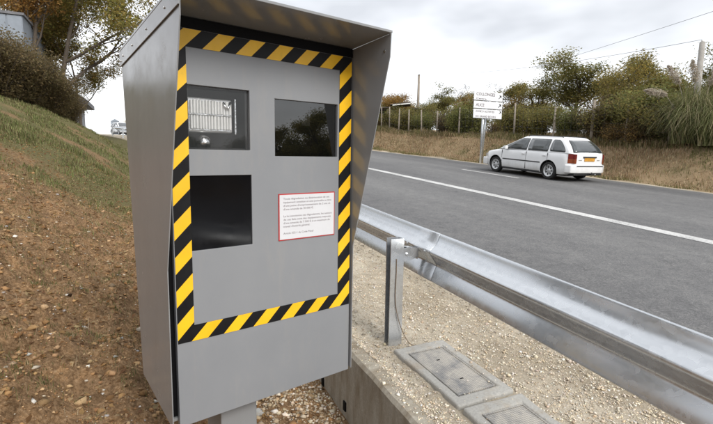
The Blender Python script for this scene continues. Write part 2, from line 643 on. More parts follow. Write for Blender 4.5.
def make_ground():
    m, t, b, o = new_mat('ground_cover')

    def att(nm):
        a = t.nodes.new('ShaderNodeAttribute'); a.attribute_name = nm
        return a.outputs['Fac']
    nA = noise_node(t, 1.1, 6, 0.65)
    nB = noise_node(t, 9, 7, 0.7)
    nC = noise_node(t, 55, 5, 0.75)
    soil = ramp(t, nC.outputs[0], [(0.30, (0.10, 0.058, 0.030)), (0.48, (0.225, 0.138, 0.072)), (0.60, (0.325, 0.21, 0.118)), (0.76, (0.45, 0.33, 0.20))])
    soil2 = ramp(t, nB.outputs[0], [(0.32, (0.45, 0.43, 0.40)), (0.5, (0.95, 0.95, 0.95)), (0.68, (1.3, 1.25, 1.15))])
    cs = mixc(t, 1.0, soil.outputs[0], soil2.outputs[0], 'MULTIPLY')
    grass = ramp(t, nC.outputs[0], [(0.3, (0.06, 0.06, 0.024)), (0.55, (0.135, 0.13, 0.052)), (0.75, (0.21, 0.185, 0.09))])
    gb = ramp(t, nB.outputs[0], [(0.42, (0, 0, 0)), (0.66, (0.75, 0.75, 0.75))])
    cg = mixc(t, gb.outputs[0], grass.outputs[0], (0.135, 0.095, 0.05))
    dry = ramp(t, nC.outputs[0], [(0.28, (0.14, 0.10, 0.055)), (0.52, (0.29, 0.21, 0.125)), (0.75, (0.40, 0.31, 0.20))])
    db = ramp(t, nA.outputs[0], [(0.5, (0, 0, 0)), (0.7, (0.55, 0.55, 0.55))])
    cd = mixc(t, db.outputs[0], dry.outputs[0], (0.10, 0.10, 0.04))
    grav = ramp(t, nC.outputs[0], [(0.3, (0.42, 0.36, 0.275)), (0.55, (0.57, 0.505, 0.40)), (0.75, (0.65, 0.60, 0.51))])
    gdirt = ramp(t, nA.outputs[0], [(0.36, (0.66, 0.63, 0.59)), (0.58, (1, 1, 1))])
    cgv = mixc(t, 1.0, grav.outputs[0], gdirt.outputs[0], 'MULTIPLY')
    c = mixc(t, att('dry'), cg, cd)
    c = mixc(t, att('soil'), c, cs)
    c = mixc(t, att('gravel'), c, cgv)
    t.links.new(c, b.inputs['Base Color'])
    b.inputs['Roughness'].default_value = 0.95
    b.inputs['Specular IOR Level'].default_value = 0.15
    bump(t, b, nC.outputs[0], 0.9, 0.02)
    return m


MAT['ground'] = make_ground()


def make_col(name, rough=0.7, trans=0.0, spec=0.25):
    """colour from the per-piece attribute (natural variation of leaves, stones)"""
    m, t, b, o = new_mat(name)
    a = t.nodes.new('ShaderNodeVertexColor'); a.layer_name = 'col'
    n = noise_node(t, 40, 4, 0.6)
    r_ = ramp(t, n.outputs[0], [(0.3, (0.8,) * 3), (0.7, (1.15,) * 3)])
    c = mixc(t, 1.0, a.outputs[0], r_.outputs[0], 'MULTIPLY')
    t.links.new(c, b.inputs['Base Color'])
    b.inputs['Roughness'].default_value = rough
    b.inputs['Specular IOR Level'].default_value = spec
    if trans > 0:
        tr = t.nodes.new('ShaderNodeBsdfTranslucent')
        t.links.new(c, tr.inputs[0])
        ms = t.nodes.new('ShaderNodeMixShader'); ms.inputs[0].default_value = trans
        t.links.new(b.outputs[0], ms.inputs[1]); t.links.new(tr.outputs[0], ms.inputs[2])
        t.links.new(ms.outputs[0], o.inputs[0])
    return m


MAT['leaf'] = make_col('leaf', 0.6, 0.52)
MAT['blade'] = make_col('grass_blade', 0.75, 0.25)
MAT['stone'] = make_col('stone', 0.92, 0.0, 0.15)
MAT['bark'] = simple('bark', (0.10, 0.08, 0.062), 0.9, 0, 0.35, 9, 0.8, 24, 0.03, stretch=(1, 1, 0.3))
MAT['wood_grey'] = simple('weathered_wood', (0.25, 0.215, 0.175), 0.9, 0, 0.3, 8, 0.5, 30, 0.01, stretch=(1, 1, 0.2))
MAT['wood_dark'] = simple('dark_wood', (0.07, 0.055, 0.045), 0.9, 0, 0.3, 8)
MAT['pole_concrete'] = simple('pole_concrete', (0.30, 0.285, 0.26), 0.85, 0, 0.2, 6)
MAT['cable_black'] = simple('cable_black', (0.05, 0.05, 0.055), 0.7)
MAT['cable_grey'] = simple('cable_grey', (0.16, 0.16, 0.17), 0.6)
MAT['cable_brown'] = simple('cable_brown', (0.16, 0.11, 0.07), 0.7)
MAT['sign_white'] = simple('sign_white', (0.74, 0.76, 0.78), 0.4, 0, 0.04)
MAT['sign_back'] = simple('sign_back', (0.4, 0.41, 0.42), 0.5, 0.5)
MAT['clad'] = simple('grey_cladding', (0.22, 0.25, 0.29), 0.6, 0, 0.1, 3)
MAT['roof_grey'] = simple('grey_roof', (0.15, 0.15, 0.16), 0.8, 0, 0.2, 6)
MAT['render_wall'] = simple('grey_render', (0.32, 0.33, 0.35), 0.9, 0, 0.12, 4)
MAT['white_trim'] = simple('white_trim', (0.72, 0.72, 0.70), 0.6, 0, 0.05)


def make_carpaint():
    m, t, b, o = new_mat('white_car_paint')
    n = noise_node(t, 2.5, 4, 0.6)
    sep = t.nodes.new('ShaderNodeSeparateXYZ')
    tcn = t.nodes.new('ShaderNodeTexCoord')
    t.links.new(tcn.outputs['Object'], sep.inputs[0])
    c = ramp(t, n.outputs[0], [(0.3, (0.74, 0.75, 0.76)), (0.7, (0.80, 0.805, 0.81))])
    grime = ramp(t, math_node(t, 'ADD', sep.outputs[2], math_node(t, 'MULTIPLY', n.outputs[0], 0.35)), [(0.38, (0.6,) * 3), (0.62, (0, 0, 0))])
    cc = mixc(t, grime.outputs[0], c.outputs[0], (0.40, 0.38, 0.34))
    t.links.new(cc, b.inputs['Base Color'])
    b.inputs['Roughness'].default_value = 0.32
    b.inputs['Coat Weight'].default_value = 0.6
    b.inputs['Coat Roughness'].default_value = 0.06
    return m


MAT['car_white'] = make_carpaint()
MAT['car_glass'] = simple('car_glass', (0.045, 0.052, 0.055), 0.05, 0, 0.35, 2.5, spec=1.0)
MAT['car_black'] = simple('car_black_trim', (0.02, 0.02, 0.021), 0.6)
MAT['tyre'] = simple('tyre', (0.018, 0.018, 0.018), 0.85, 0, 0.2)
MAT['rim'] = simple('rim', (0.55, 0.56, 0.57), 0.35, 0.7, 0.1)
MAT['tail_red'] = simple('tail_red', (0.14, 0.012, 0.010), 0.2)
MAT['tail_amber'] = simple('tail_amber', (0.20, 0.045, 0.015), 0.2)
MAT['plate_yellow'] = simple('plate_yellow', (0.55, 0.27, 0.04), 0.5, 0, 0.25, 25)
MAT['head_glass'] = simple('head_glass', (0.6, 0.62, 0.64), 0.12, 0.4)
MAT['plume'] = make_col('plume', 0.9, 0.3)

# ------------------------------------------------------------------ ground sheet
def steps(a, b, st):
    n = max(1, int(round((b - a) / st)))
    return list(np.linspace(a, b, n + 1)[:-1])


us = sorted(set(np.round(
    [-900, -500, -250, -120, -70, -45] + steps(-30, -12, 1.5) + steps(-12, -6, 0.5) + steps(-6, -2.4, 0.16) + steps(-2.4, 0.5, 0.035)
    + steps(0.5, 1.17, 0.06) + [1.17, 1.245] + steps(1.265, 3.03, 0.05) + [3.03, 3.3, 4, 7, 10, 13, 14.5, 14.92] + steps(14.96, 19, 0.2)
    + steps(19, 30, 1.0) + [30, 35, 42, 55, 75, 110, 180, 300, 600, 1000], 4)))
ys = sorted(set(np.round(
    [-900, -500, -250, -140, -90] + steps(-60, -8, 4) + steps(-8, 1.2, 0.6) + steps(1.2, 8.0, 0.04) + steps(8.0, 14, 0.14) + steps(14, 30, 0.4)
    + steps(30, 100, 1.6) + [100, 115, 140, 180, 240, 300, 400, 600, 900], 4)))
us = np.array(us); ys = np.array(ys)
UU, YY = np.meshgrid(us, ys)
XX = UU + xoff(YY)
ZZ = grade(YY) + rel(UU, YY)
nv = UU.size
nu = len(us)
ii, jj = np.meshgrid(np.arange(len(ys) - 1), np.arange(nu - 1), indexing='ij')
a = (ii * nu + jj).ravel()
faces = np.stack([a, a + 1, a + nu + 1, a + nu], 1)
me = np_mesh('ground', np.stack([XX.ravel(), YY.ravel(), ZZ.ravel()], 1), faces, True, MAT['ground'])


def fattr(me, name, arr):
    at = me.attributes.new(name, 'FLOAT', 'POINT')
    at.data.foreach_set('value', np.asarray(arr, dtype=np.float32).ravel())


edge_n = 2.6 * fbm(UU * 0.9, YY * 0.7, 4)
soil_m = np.where(UU < 1.2, 1 - sst(6.0, 9.5, YY + edge_n - 0.6 * UU), 0)
soil_m = np.maximum(soil_m, np.where((UU < 1.2) & (YY < 22), sst(0.10, 0.5, fbm(UU * 1.1 + 9, YY * 0.8, 4)) * 0.85, 0))
fattr(me, 'soil', soil_m)
fattr(me, 'gravel', np.where((UU > 1.2) & (UU < 3.3), 1.0, np.where((UU > 14.8) & (UU < 15.6), 1 - sst(15.1, 15.5, UU + 0.3 * fbm(YY, UU * 0, 3)), 0)))
fattr(me, 'dry', np.where(UU > 14.8, 1.0, 0.0))
ground = tag(link('ground', me), kind='structure')

# ------------------------------------------------------------------ road and markings
def ribbon(name, us_, ys_, dz, mat, kind='structure', dust=False, thick=None):
    us_ = np.array(us_); ys_ = np.array(ys_)
    U, Y = np.meshgrid(us_, ys_)
    X = U + xoff(Y)
    Z = grade(Y) + dz
    n = len(us_)
    i_, j_ = np.meshgrid(np.arange(len(ys_) - 1), np.arange(n - 1), indexing='ij')
    a_ = (i_ * n + j_).ravel()
    F = np.stack([a_, a_ + 1, a_ + n + 1, a_ + n], 1)
    m_ = np_mesh(name, np.stack([X.ravel(), Y.ravel(), Z.ravel()], 1), F, True, mat)
    if dust:
        d1 = np.clip(1 - (U - ROAD0) / 0.5, 0, 1) * 0.8 + np.clip(1 - (ROAD1 - U) / 0.35, 0, 1) * 0.9
        fattr(m_, 'dust', d1)
        seal = np.exp(-((U - 13.9) / 0.55) ** 2) * 0.35 + np.exp(-((U - 12.3) / 0.3) ** 2) * 0.12 + np.exp(-((U - 14.6) / 0.12) ** 2) * 0.4
        seal = seal + np.exp(-((U - 7.75) / 0.05) ** 2) * 0.3
        fattr(m_, 'seal', seal)
    o_ = link(name, m_)
    o_['kind'] = kind
    return o_


road_y = steps(-400, -60, 20) + steps(-60, -8, 2) + steps(-8, 20, 0.5) + steps(20, 110, 1.0) + steps(110, 400, 10)
ru = [ROAD0] + steps(ROAD0 + 0.1, ROAD1 - 0.1, 0.2) + [ROAD1 - 0.05, ROAD1]
ribbon('road', ru, road_y, 0.004, MAT['asphalt'], dust=True)
for nm, u0, u1, segs in (('centre_line', 7.40, 7.69, [(-60, 100)]),
                         ('edge_line', 3.30, 3.47, [(-60, 100)])):
    for (y0, y1) in segs:
        ribbon(nm, [u0, (u0 + u1) / 2, u1], steps(y0, y1, 1.0) + [y1], 0.009, MAT['paint'])
for k in range(-3, 6):
    y0 = 11.55 + k * 13.0
    ribbon('lane_dash', [11.44, 11.58], steps(y0, y0 + 3.0, 0.5) + [y0 + 3.0], 0.009, MAT['paint'])

# ------------------------------------------------------------------ concrete wall beside the ditch
wall_e = empty('concrete_wall', (0, 0, 0))
tag(wall_e, 'low stained concrete ditch wall under the grey cabinet, beside the gravel strip', 'wall')
mb = MB()
wy = steps(0.9, 4.6, 0.12) + [4.6]
poly = [(WALL0, -0.75), (WALL1, -0.75), (WALL1, 0.018), (WALL1 - 0.02, 0.034), (WALL0 + 0.018, 0.036), (WALL0, 0.016)]
v, f = [], []
npol = len(poly)
for y in wy:
    z0 = float(grade(y))
    for (u_, z_) in poly:
        j = 0.006 * float(fbm(u_ * 9 + 3, y * 5, 2))
        v.append((u_ + j, y, z0 + z_ + (j if z_ > 0 else 0)))
for i in range(len(wy) - 1):
    for k in range(npol):
        f.append((i * npol + k, i * npol + (k + 1) % npol, (i + 1) * npol + (k + 1) % npol, (i + 1) * npol + k))
f.append(tuple(range(npol)))
f.append(tuple(range((len(wy) - 1) * npol, len(wy) * npol))[::-1])
mb.add(v, f)
mb.build('wall_body', MAT['wall_concrete'], wall_e)
for (hy, hz) in ((2.973, -0.226), (2.568, -0.206)):
    MB().box(WALL0 - 0.0075, WALL0 + 0.02, hy - 0.018, hy + 0.018, hz - 0.032, hz + 0.032).build('weep_hole', MAT['black'], wall_e)

# ------------------------------------------------------------------ speed camera cabinet
BO = Vector((0.1128, 1.7545, 0.0))
cab = empty('speed_camera_cabinet', BO, R(12.986))
tag(cab, 'grey metal speed camera cabinet with yellow and black striped border and three dark windows', 'speed camera')
SL, SR = -0.052, 0.793        # outer planes of the side panels
prof = [(-0.252, 1.940), (-0.248, 1.850), (-0.016, 1.02), (-0.012, 0.405), (0.425, 0.45), (0.565, 1.872)]
for s0, s1 in ((SL, SL + 0.004), (SR, SR + 0.004)):
    bevel(MB().prism(prof, lambda q, t, s: (s, q, t), s0, s1).build('side_panel', MAT['hood'], cab), 0.001)
# roof cap with side flanges and screws
roof = bevel(MB().prism([(-0.256, 1.9415), (0.571, 1.8735), (0.571, 1.8835), (-0.256, 1.9515)], lambda q, t, s: (s, q, t), SL - 0.006, SR + 0.0045).build('roof_cap', MAT['hood'], cab), 0.0015)
for s0, s1 in ((SL - 0.0055, SL - 0.0015),):
    bevel(MB().prism([(-0.255, 1.941), (-0.255, 1.880), (0.570, 1.812), (0.570, 1.873)], lambda q, t, s: (s, q, t), s0, s1).build('roof_flange', MAT['hood'], cab), 0.001)
for q, t in ((0.50, 1.849), (0.33, 1.863), (0.11, 1.881), (-0.12, 1.900), (0.545, 1.833)):
    MB().lathe([(0.0045, 0), (0.0045, 0.002), (0.003, 0.003), (0.0, 0.003)], lambda a_, b_, c_, q=q, t=t: (SL - 0.006 - c_, q + a_, t + b_), 10).build('screw', MAT['steel_screw'], cab)
MB().lathe([(0.006, 0), (0.006, 0.003), (0.0, 0.004)], lambda a_, b_, c_: (SR - c_, -0.215 + a_, 1.875 + b_), 10).build('screw', MAT['steel_screw'], cab)
# back, underside
bevel(MB().prism([(0.413, 0.452), (0.425, 0.45), (0.565, 1.872), (0.553, 1.873)], lambda q, t, s: (s, q, t), SL + 0.005, SR - 0.001).build('back_panel', MAT['hood'], cab), 0.002)
MB().prism([(0.03, 0.410), (0.413, 0.450), (0.413, 0.462), (0.03, 0.422)], lambda q, t, s: (s, q, t), SL + 0.005, SR - 0.001).build('bottom_panel', MAT['hood'], cab)
# inner black gasket behind the face, closing the gap
MB().box(SL + 0.005, 0.02, 0.030, 0.038, 0.43, 1.88, 0).build('gasket', MAT['black'], cab)
MB().box(0.76, SR - 0.001, 0.030, 0.038, 0.43, 1.88, 0).build('gasket', MAT['black'], cab)
MB().box(SL + 0.005, SR - 0.001, 0.0125, 0.026, 1.8815, 1.905, 0).build('gasket', MAT['black'], cab)
# face with three openings
S0, S1, T0, T1 = -0.022, 0.787, 0.395, 1.918
wins = [(0.044, 0.284, 1.457, 1.688), (0.394, 0.709, 1.435, 1.667), (0.040, 0.288, 1.078, 1.360)]
bm = bmesh.new()
cs = sorted({S0, S1} | {w_[0] for w_ in wins} | {w_[1] for w_ in wins})
ct = sorted({T0, T1} | {w_[2] for w_ in wins} | {w_[3] for w_ in wins})


def inwin(s, t):
    return any(a_ < s < b_ and c_ < t < d_ for a_, b_, c_, d_ in wins)


vd = {}
for q in (0.0, 0.025):
    for i, s in enumerate(cs):
        for j, t in enumerate(ct):
            vd[i, j, q] = bm.verts.new((s, q, t))
cell = lambda i, j: 0 <= i < len(cs) - 1 and 0 <= j < len(ct) - 1 and not inwin((cs[i] + cs[i + 1]) / 2, (ct[j] + ct[j + 1]) / 2)
for i in range(len(cs) - 1):
    for j in range(len(ct) - 1):
        if not cell(i, j): continue
        for q, od in ((0.0, 1), (0.025, -1)):
            bm.faces.new([vd[i, j, q], vd[i + 1, j, q], vd[i + 1, j + 1, q], vd[i, j + 1, q]][::od])
        for di, dj, e in ((-1, 0, ((i, j), (i, j + 1))), (1, 0, ((i + 1, j + 1), (i + 1, j))), (0, -1, ((i + 1, j), (i, j))), (0, 1, ((i, j + 1), (i + 1, j + 1)))):
            if not cell(i + di, j + dj):
                (a0, a1), (b0, b1) = e
                bm.faces.new([vd[a0, a1, 0.0], vd[b0, b1, 0.0], vd[b0, b1, 0.025], vd[a0, a1, 0.025]])
bmesh.ops.remove_doubles(bm, verts=list(bm.verts), dist=1e-6)
bmesh.ops.recalc_face_normals(bm, faces=list(bm.faces))
fm = bpy.data.meshes.new('front_panel')
bm.to_mesh(fm); bm.free()
fm.materials.append(MAT['grey_paint'])
face = bevel(link('front_panel', fm, cab), 0.0015, 2)


def clip(poly, f_):
    o_ = []
    for i in range(len(poly)):
        p_, q_ = poly[i], poly[(i + 1) % len(poly)]
        a_, b_ = f_(p_), f_(q_)
        if a_ >= 0: o_.append(p_)
        if a_ * b_ < 0:
            k_ = a_ / (a_ - b_)
            o_.append((p_[0] + (q_[0] - p_[0]) * k_, p_[1] + (q_[1] - p_[1]) * k_))
    return o_


PER = 0.127
for (a0, a1, b0, b1) in ((-0.019, 0.784, 1.817, 1.879), (-0.019, 0.784, 0.730, 0.792), (-0.019, 0.043, 0.792, 1.817), (0.717, 0.784, 0.792, 1.817)):
    mb = MB()
    rect = [(a0, b0), (a1, b0), (a1, b1), (a0, b1)]
    k = math.floor((b0 - a1) / PER) - 1
    while k * PER < b1 - a0 + PER:
        for lo_, hi_, mi in ((k * PER, (k + 0.5) * PER, 0), ((k + 0.5) * PER, (k + 1) * PER, 1)):
            pg = clip(rect, lambda p_: (p_[1] - p_[0]) - lo_)
            if len(pg) > 2: pg = clip(pg, lambda p_: hi_ - (p_[1] - p_[0]))
            if len(pg) > 2 and max(p_[0] for p_ in pg) - min(p_[0] for p_ in pg) > 1e-4:
                mb.add([(p_[0], -0.0022, p_[1]) for p_ in pg], [tuple(range(len(pg)))], mi)
        k += 1
    # thin edges give the tape body
    mb.add([(a0, -0.0018, b0), (a1, -0.0018, b0), (a1, -0.0018, b1), (a0, -0.0018, b1)], [(0, 1, 2, 3)], 1)
    o_ = mb.build('warning_tape', [MAT['tape_yellow'], MAT['tape_black']], cab)
    for p_ in o_.data.polygons:
        if p_.normal.y > 0: p_.flip()
MB().box(S0, S1, -0.004, -0.0005, 1.8805, T1 - 0.001).build('gasket', MAT['black'], cab)  # black rubber band; the hood's shadow on the face top is painted into it
# panes
pw = []
for (a0, a1, b0, b1), nm in zip(wins, ('pane_clear', 'pane_dark', 'pane_black')):
    qd = 0.006 if nm == 'pane_black' else 0.014
    pn = MB().box(a0 + 0.0005, a1 - 0.0005, qd, qd + 0.004, b0 + 0.0005, b1 - 0.0005).build('window_pane', MAT[nm], cab)
    pw.append(pn)
pw[0]['label'] = 'clear upper window in front of the flash lamp'
pw[1]['label'] = 'dark reflecting upper window'
pw[2]['label'] = 'opaque black lower window'
# window surrounds (inner dark frames)
for (a0, a1, b0, b1) in wins[:2]:
    mb = MB()
    for (x0, x1, z0, z1) in ((a0, a0 + 0.009, b0, b1), (a1 - 0.012, a1, b0, b1), (a0 + 0.009, a1 - 0.012, b0, b0 + 0.007), (a0 + 0.009, a1 - 0.012, b1 - 0.007, b1)):
        mb.box(x0 + 0.001, x1 - 0.001, 0.019, 0.026, z0 + 0.001, z1 - 0.001)
    mb.build('window_seal', MAT['liner'], cab)
# compartments behind the two glass windows
for (a0, a1, b0, b1), dep in ((wins[0], 0.20), (wins[1], 0.25)):
    mb = MB()
    g_ = 0.012
    x0, x1, z0, z1 = a0 - g_, a1 + g_, b0 - g_, b1 + g_
    mb.add([(x0, .027, z0), (x1, .027, z0), (x1, .027, z1), (x0, .027, z1), (x0, dep, z0), (x1, dep, z0), (x1, dep, z1), (x0, dep, z1)],
           [(4, 5, 6, 7), (0, 1, 5, 4), (1, 2, 6, 5), (2, 3, 7, 6), (3, 0, 4, 7)])
    mb.build('compartment', MAT['liner'], cab)
# flash lamp behind the clear window
fl = bevel(MB().box(0.058, 0.238, 0.060, 0.13, 1.522, 1.652).build('flash_unit', MAT['flash_body'], cab), 0.008, 3)
mb = MB()
mb.add([(0.066, .0575, 1.530), (0.230, .0575, 1.530), (0.230, .0575, 1.644), (0.066, .0575, 1.644)], [(0, 1, 2, 3)])
mb.build('flash_reflector', MAT['reflector'], fl)
rf = random.Random(8)
for k in range(2):
    z0 = 1.534 + k * 0.057
    m2 = MB()
    x0 = 0.069
    while x0 < 0.222:
        wd_ = rf.uniform(0.0105, 0.0135)
        dp_ = rf.uniform(0.006, 0.008)
        zz0 = z0 + rf.uniform(0.0, 0.002); zz1 = z0 + 0.052 - rf.uniform(0.0, 0.002)
        m2.prism([(x0, 0.0565), (x0 + wd_ * 0.92, 0.0565), (x0 + wd_ * 0.75, 0.0565 - dp_), (x0 + wd_ * 0.2, 0.0565 - dp_)], lambda s_, q, t: (s_, q, t), zz0, zz1)
        x0 += wd_
    bevel(m2.build('flash_lens', MAT['flash_lens'], fl), 0.0015, 2)
bevel(MB().box(0.064, 0.232, 0.046, 0.056, 1.5865, 1.5895).build('flash_bar', MAT['reflector'], fl), 0.001)
MB().tube([(0.196, .047, 1.640), (0.203, .043, 1.622), (0.214, .043, 1.616), (0.226, .047, 1.642)], 0.0045, 8).build('flash_tube', MAT['reflector'], fl, True)
MB().box(0.244, 0.249, 0.05, 0.06, 1.518, 1.655).build('bracket', MAT['reflector'], fl)
MB().lathe([(0.0, -0.03), (0.020, -0.026), (0.028, -0.012), (0.030, 0.01), (0.0, 0.01)], lambda a_, b_, c_: (0.125 + a_, 0.075 + c_, 1.484 + b_), 20).build('lens', MAT['reflector'], cab, True)
# small pale square card behind the dark window
MB().box(0.533, 0.575, 0.0195, 0.0215, 1.567, 1.607).build('pale_card', MAT['white_label'], cab)
# notice with red rim
lab = bevel(MB().box(0.406, 0.694, -0.0032, -0.0002, 1.078, 1.278).build('notice_plate', MAT['red_label'], cab), 0.0008)
MB().box(0.4108, 0.6892, -0.0042, -0.0033, 1.0828, 1.2732).build('notice_paper', MAT['white_label'], lab)


def text_mesh(name, body, size, mat, bold=False, wmax=None):
    cu = bpy.data.curves.new(name, 'FONT')
    cu.body = body
    cu.size = size
    cu.resolution_u = 2
    cu.space_line = 1.0
    if bold: cu.offset = size * 0.018
    to = bpy.data.objects.new(name, cu)
    COL.objects.link(to)
    dg = bpy.context.evaluated_depsgraph_get()
    dg.update()
    m_ = bpy.data.meshes.new_from_object(to.evaluated_get(dg))
    bpy.data.objects.remove(to, do_unlink=True)
    bpy.data.curves.remove(cu)
    m_.materials.clear()
    m_.materials.append(mat)
    if len(m_.vertices):
        co = np.zeros(len(m_.vertices) * 3, dtype=np.float32)
        m_.vertices.foreach_get('co', co)
        co = co.reshape(-1, 3)
        wd = co[:, 0].max() - co[:, 0].min()
        if wmax: co[:, 0] *= wmax / wd
        m_.vertices.foreach_set('co', co.ravel())
    return m_


lines = ["Toute dégradation ou détérioration de cet", "équipement constitue un acte punissable au titre", "d'une peine d'emprisonnement de 2 ans et", "d'une amende de 30 000 €.", "",
         "La loi sanctionne ces dégradations, les auteurs", "de ces faits sont des équipements exposés", "d'une amende de 7 500 € à un maximum de", "travail d'intérêt général.", "", "Article 322-1 du Code Pénal"]
wid = [0.235, 0.245, 0.240, 0.150, 0, 0.248, 0.243, 0.238, 0.132, 0, 0.150]
for i, (tx, wd) in enumerate(zip(lines, wid)):
    if not tx: continue
    tm = text_mesh('notice_text', tx, 0.0118, MAT['ink'], False, wd)
    to = link('notice_text', tm, lab)
    to.rotation_euler = (R(90), 0, 0)
    to.location = (0.428, -0.0046, 1.2525 - i * 0.0148)
# post and base plate
bevel(MB().box(0.178, 0.345, 0.10, 0.27, -0.235, 0.428).build('post', MAT['hood'], cab), 0.006, 2)
bevel(MB().box(0.10, 0.42, 0.03, 0.34, -0.262, -0.237).build('base_plate', MAT['galv'], cab), 0.003)

ft = MB()
foot = bevel(MB().box(-0.02, 0.78, -0.10, 0.98, -0.70, -0.263).build('concrete_footing', MAT['footing']), 0.012, 2)
foot.location = BO
foot.rotation_euler = (0, 0, R(12.986))
tag(foot, 'pale square concrete footing below the speed camera post', 'footing')

# ------------------------------------------------------------------ guardrail
GX, GT = 1.722, 0.781
gr = empty('guardrail', (GX, 2.58, float(grade(2.58))))
tag(gr, 'galvanised steel crash barrier running along the near road edge', 'guardrail')
gr_loc = Vector(gr.location)
_wp = [(.040, -.012), (.038, -.003), (.031, .001), (.026, -.010), (.019, -.032), (.006, -.058), (-.014, -.080), (-.036, -.096), (-.048, -.104), (-.052, -.113), (-.048, -.123), (-.028, -.146), (-.008, -.175), (.006, -.195), (.010, -.208), (.006, -.220), (-.004, -.238), (-.018, -.268), (-.028, -.295), (-.032, -.31)]
wprof = []
for i in range(len(_wp) - 1):                       # rounded folds
    p0, p1, p2, p3 = [np.array(_wp[min(max(i + k, 0), len(_wp) - 1)]) for k in (-1, 0, 1, 2)]
    for t in (0.0, 0.5):
        wprof.append(tuple(0.5 * (2 * p1 + (p2 - p0) * t + (2 * p0 - 5 * p1 + 4 * p2 - p3) * t * t + (3 * p1 - p0 - 3 * p2 + p3) * t ** 3)))
wprof.append(_wp[-1])


def beam(y0, y1, dx):
    n_ = max(2, int((y1 - y0) / 0.25) + 1)
    ys_ = np.linspace(y0, y1, n_)
    th = 0.003
    P = np.array(wprof)
    d_ = np.gradient(P, axis=0)
    nn = np.stack([-d_[:, 1], d_[:, 0]], 1)
    nn /= np.linalg.norm(nn, axis=1)[:, None]
    loop = np.concatenate([P, (P - nn * th)[::-1]])
    k_ = len(loop)
    mb_ = MB()
    vv = []
    for y in ys_:
        for (x_, z_) in loop:
            vv.append((GX + dx + x_ + float(xoff(y)) - gr_loc.x, y - gr_loc.y, float(grade(y)) + GT + z_ - gr_loc.z))
    ff = [(i * k_ + j, i * k_ + (j + 1) % k_, (i + 1) * k_ + (j + 1) % k_, (i + 1) * k_ + j) for i in range(n_ - 1) for j in range(k_)]
    ff += [tuple(range(k_)), tuple(range((n_ - 1) * k_, n_ * k_))]
    mb_.add(vv, ff)
    o_ = mb_.build('beam', MAT['galv'], gr, True)
    return o_


post_y = [2.577 + 4.0 * k for k in range(-2, 11)]
for i, y in enumerate(post_y[:-1]):
    bo = beam(y - 0.16 + 0.0, y + 4.0 + 0.16, 0.0035 * (i % 2))
# post : C section open towards the ditch
pp = [(-0.050, -0.032), (0.050, -0.032), (0.050, 0.032), (-0.050, 0.032), (-0.050, 0.026), (0.044, 0.026), (0.044, -0.026), (-0.050, -0.026)]
pm = MB().prism(pp, lambda x_, y_, z_: (x_, y_, z_), -0.9, 0.735).mesh('post', MAT['galv'])
sp = MB()
# bent-plate spacer: two cheeks and a nose
sp.prism([(0.052, 0.58), (0.085, 0.575), (0.166, 0.600), (0.166, 0.662), (0.085, 0.672), (0.052, 0.665)], lambda x_, z_, a_: (x_, a_, z_), -0.030, -0.026)
sp.prism([(0.052, 0.58), (0.085, 0.575), (0.166, 0.600), (0.166, 0.662), (0.085, 0.672), (0.052, 0.665)], lambda x_, z_, a_: (x_, a_, z_), 0.026, 0.030)
sp.prism([(0.080, 0.667), (0.130, 0.660), (0.130, 0.664), (0.080, 0.671)], lambda x_, z_, a_: (x_, a_, z_), -0.0255, 0.0255)
sp.box(0.160, 0.1655, -0.0255, 0.0255, 0.585, 0.668)
sm = sp.mesh('spacer', MAT['galv'])
bl = MB().lathe([(0.011, 0), (0.011, 0.006), (0.006, 0.009), (0.0, 0.009)], lambda a_, b_, c_: (a_, -c_, b_), 8).mesh('bolt', MAT['galv'])
for y in post_y:
    x_ = GX - 0.215 + float(xoff(y))
    z_ = float(grade(y))
    p_ = link('post', pm, gr); p_.location = Vector((x_, y, z_)) - gr_loc
    s_ = link('spacer', sm, gr); s_.location = Vector((x_ + 0.0, y, z_)) - gr_loc
    b_ = link('bolt', bl, gr); b_.location = Vector((x_ + 0.075, y - 0.030, z_ + 0.625)) - gr_loc
    b_.rotation_euler = (0, 0, 0)
    for dz_ in (-0.119,):
        for dy_ in (-0.11, 0.11):
            b2 = link('bolt', bl, gr)
            b2.location = Vector((GX + float(xoff(y)) - 0.051, y + dy_, z_ + GT + dz_ + G * dy_)) - gr_loc
            b2.rotation_euler = (0, 0, R(-90))
# thin cable hanging down the nearest post
cb = MB()
py = post_y[2]
pz = float(grade(py))
pts = [(1.500, py - 0.036, pz + 0.60), (1.500, py - 0.0365, pz + 0.50), (1.496, py - 0.037, pz + 0.36), (1.504, py - 0.039, pz + 0.26), (1.53, py - 0.05, pz + 0.15), (1.565, py - 0.07, pz + 0.06), (1.60, py - 0.09, pz + 0.012), (1.66, py - 0.11, pz + 0.004)]
# smooth the cable
sm_pts = []
for i in range(len(pts) - 1):
    p0 = Vector(pts[max(i - 1, 0)]); p1 = Vector(pts[i]); p2 = Vector(pts[i + 1]); p3 = Vector(pts[min(i + 2, len(pts) - 1)])
    for k in range(5):
        t = k / 5
        sm_pts.append(0.5 * ((2 * p1) + (p2 - p0) * t + (2 * p0 - 5 * p1 + 4 * p2 - p3) * t * t + (3 * p1 - p0 - 3 * p2 + p3) * t ** 3))
sm_pts.append(Vector(pts[-1]))
tag(cb.tube(sm_pts, 0.0025, 6).build('cable', MAT['cable_brown'], None, True), 'thin brown cable hanging down the nearest barrier post to the gravel', 'cable')

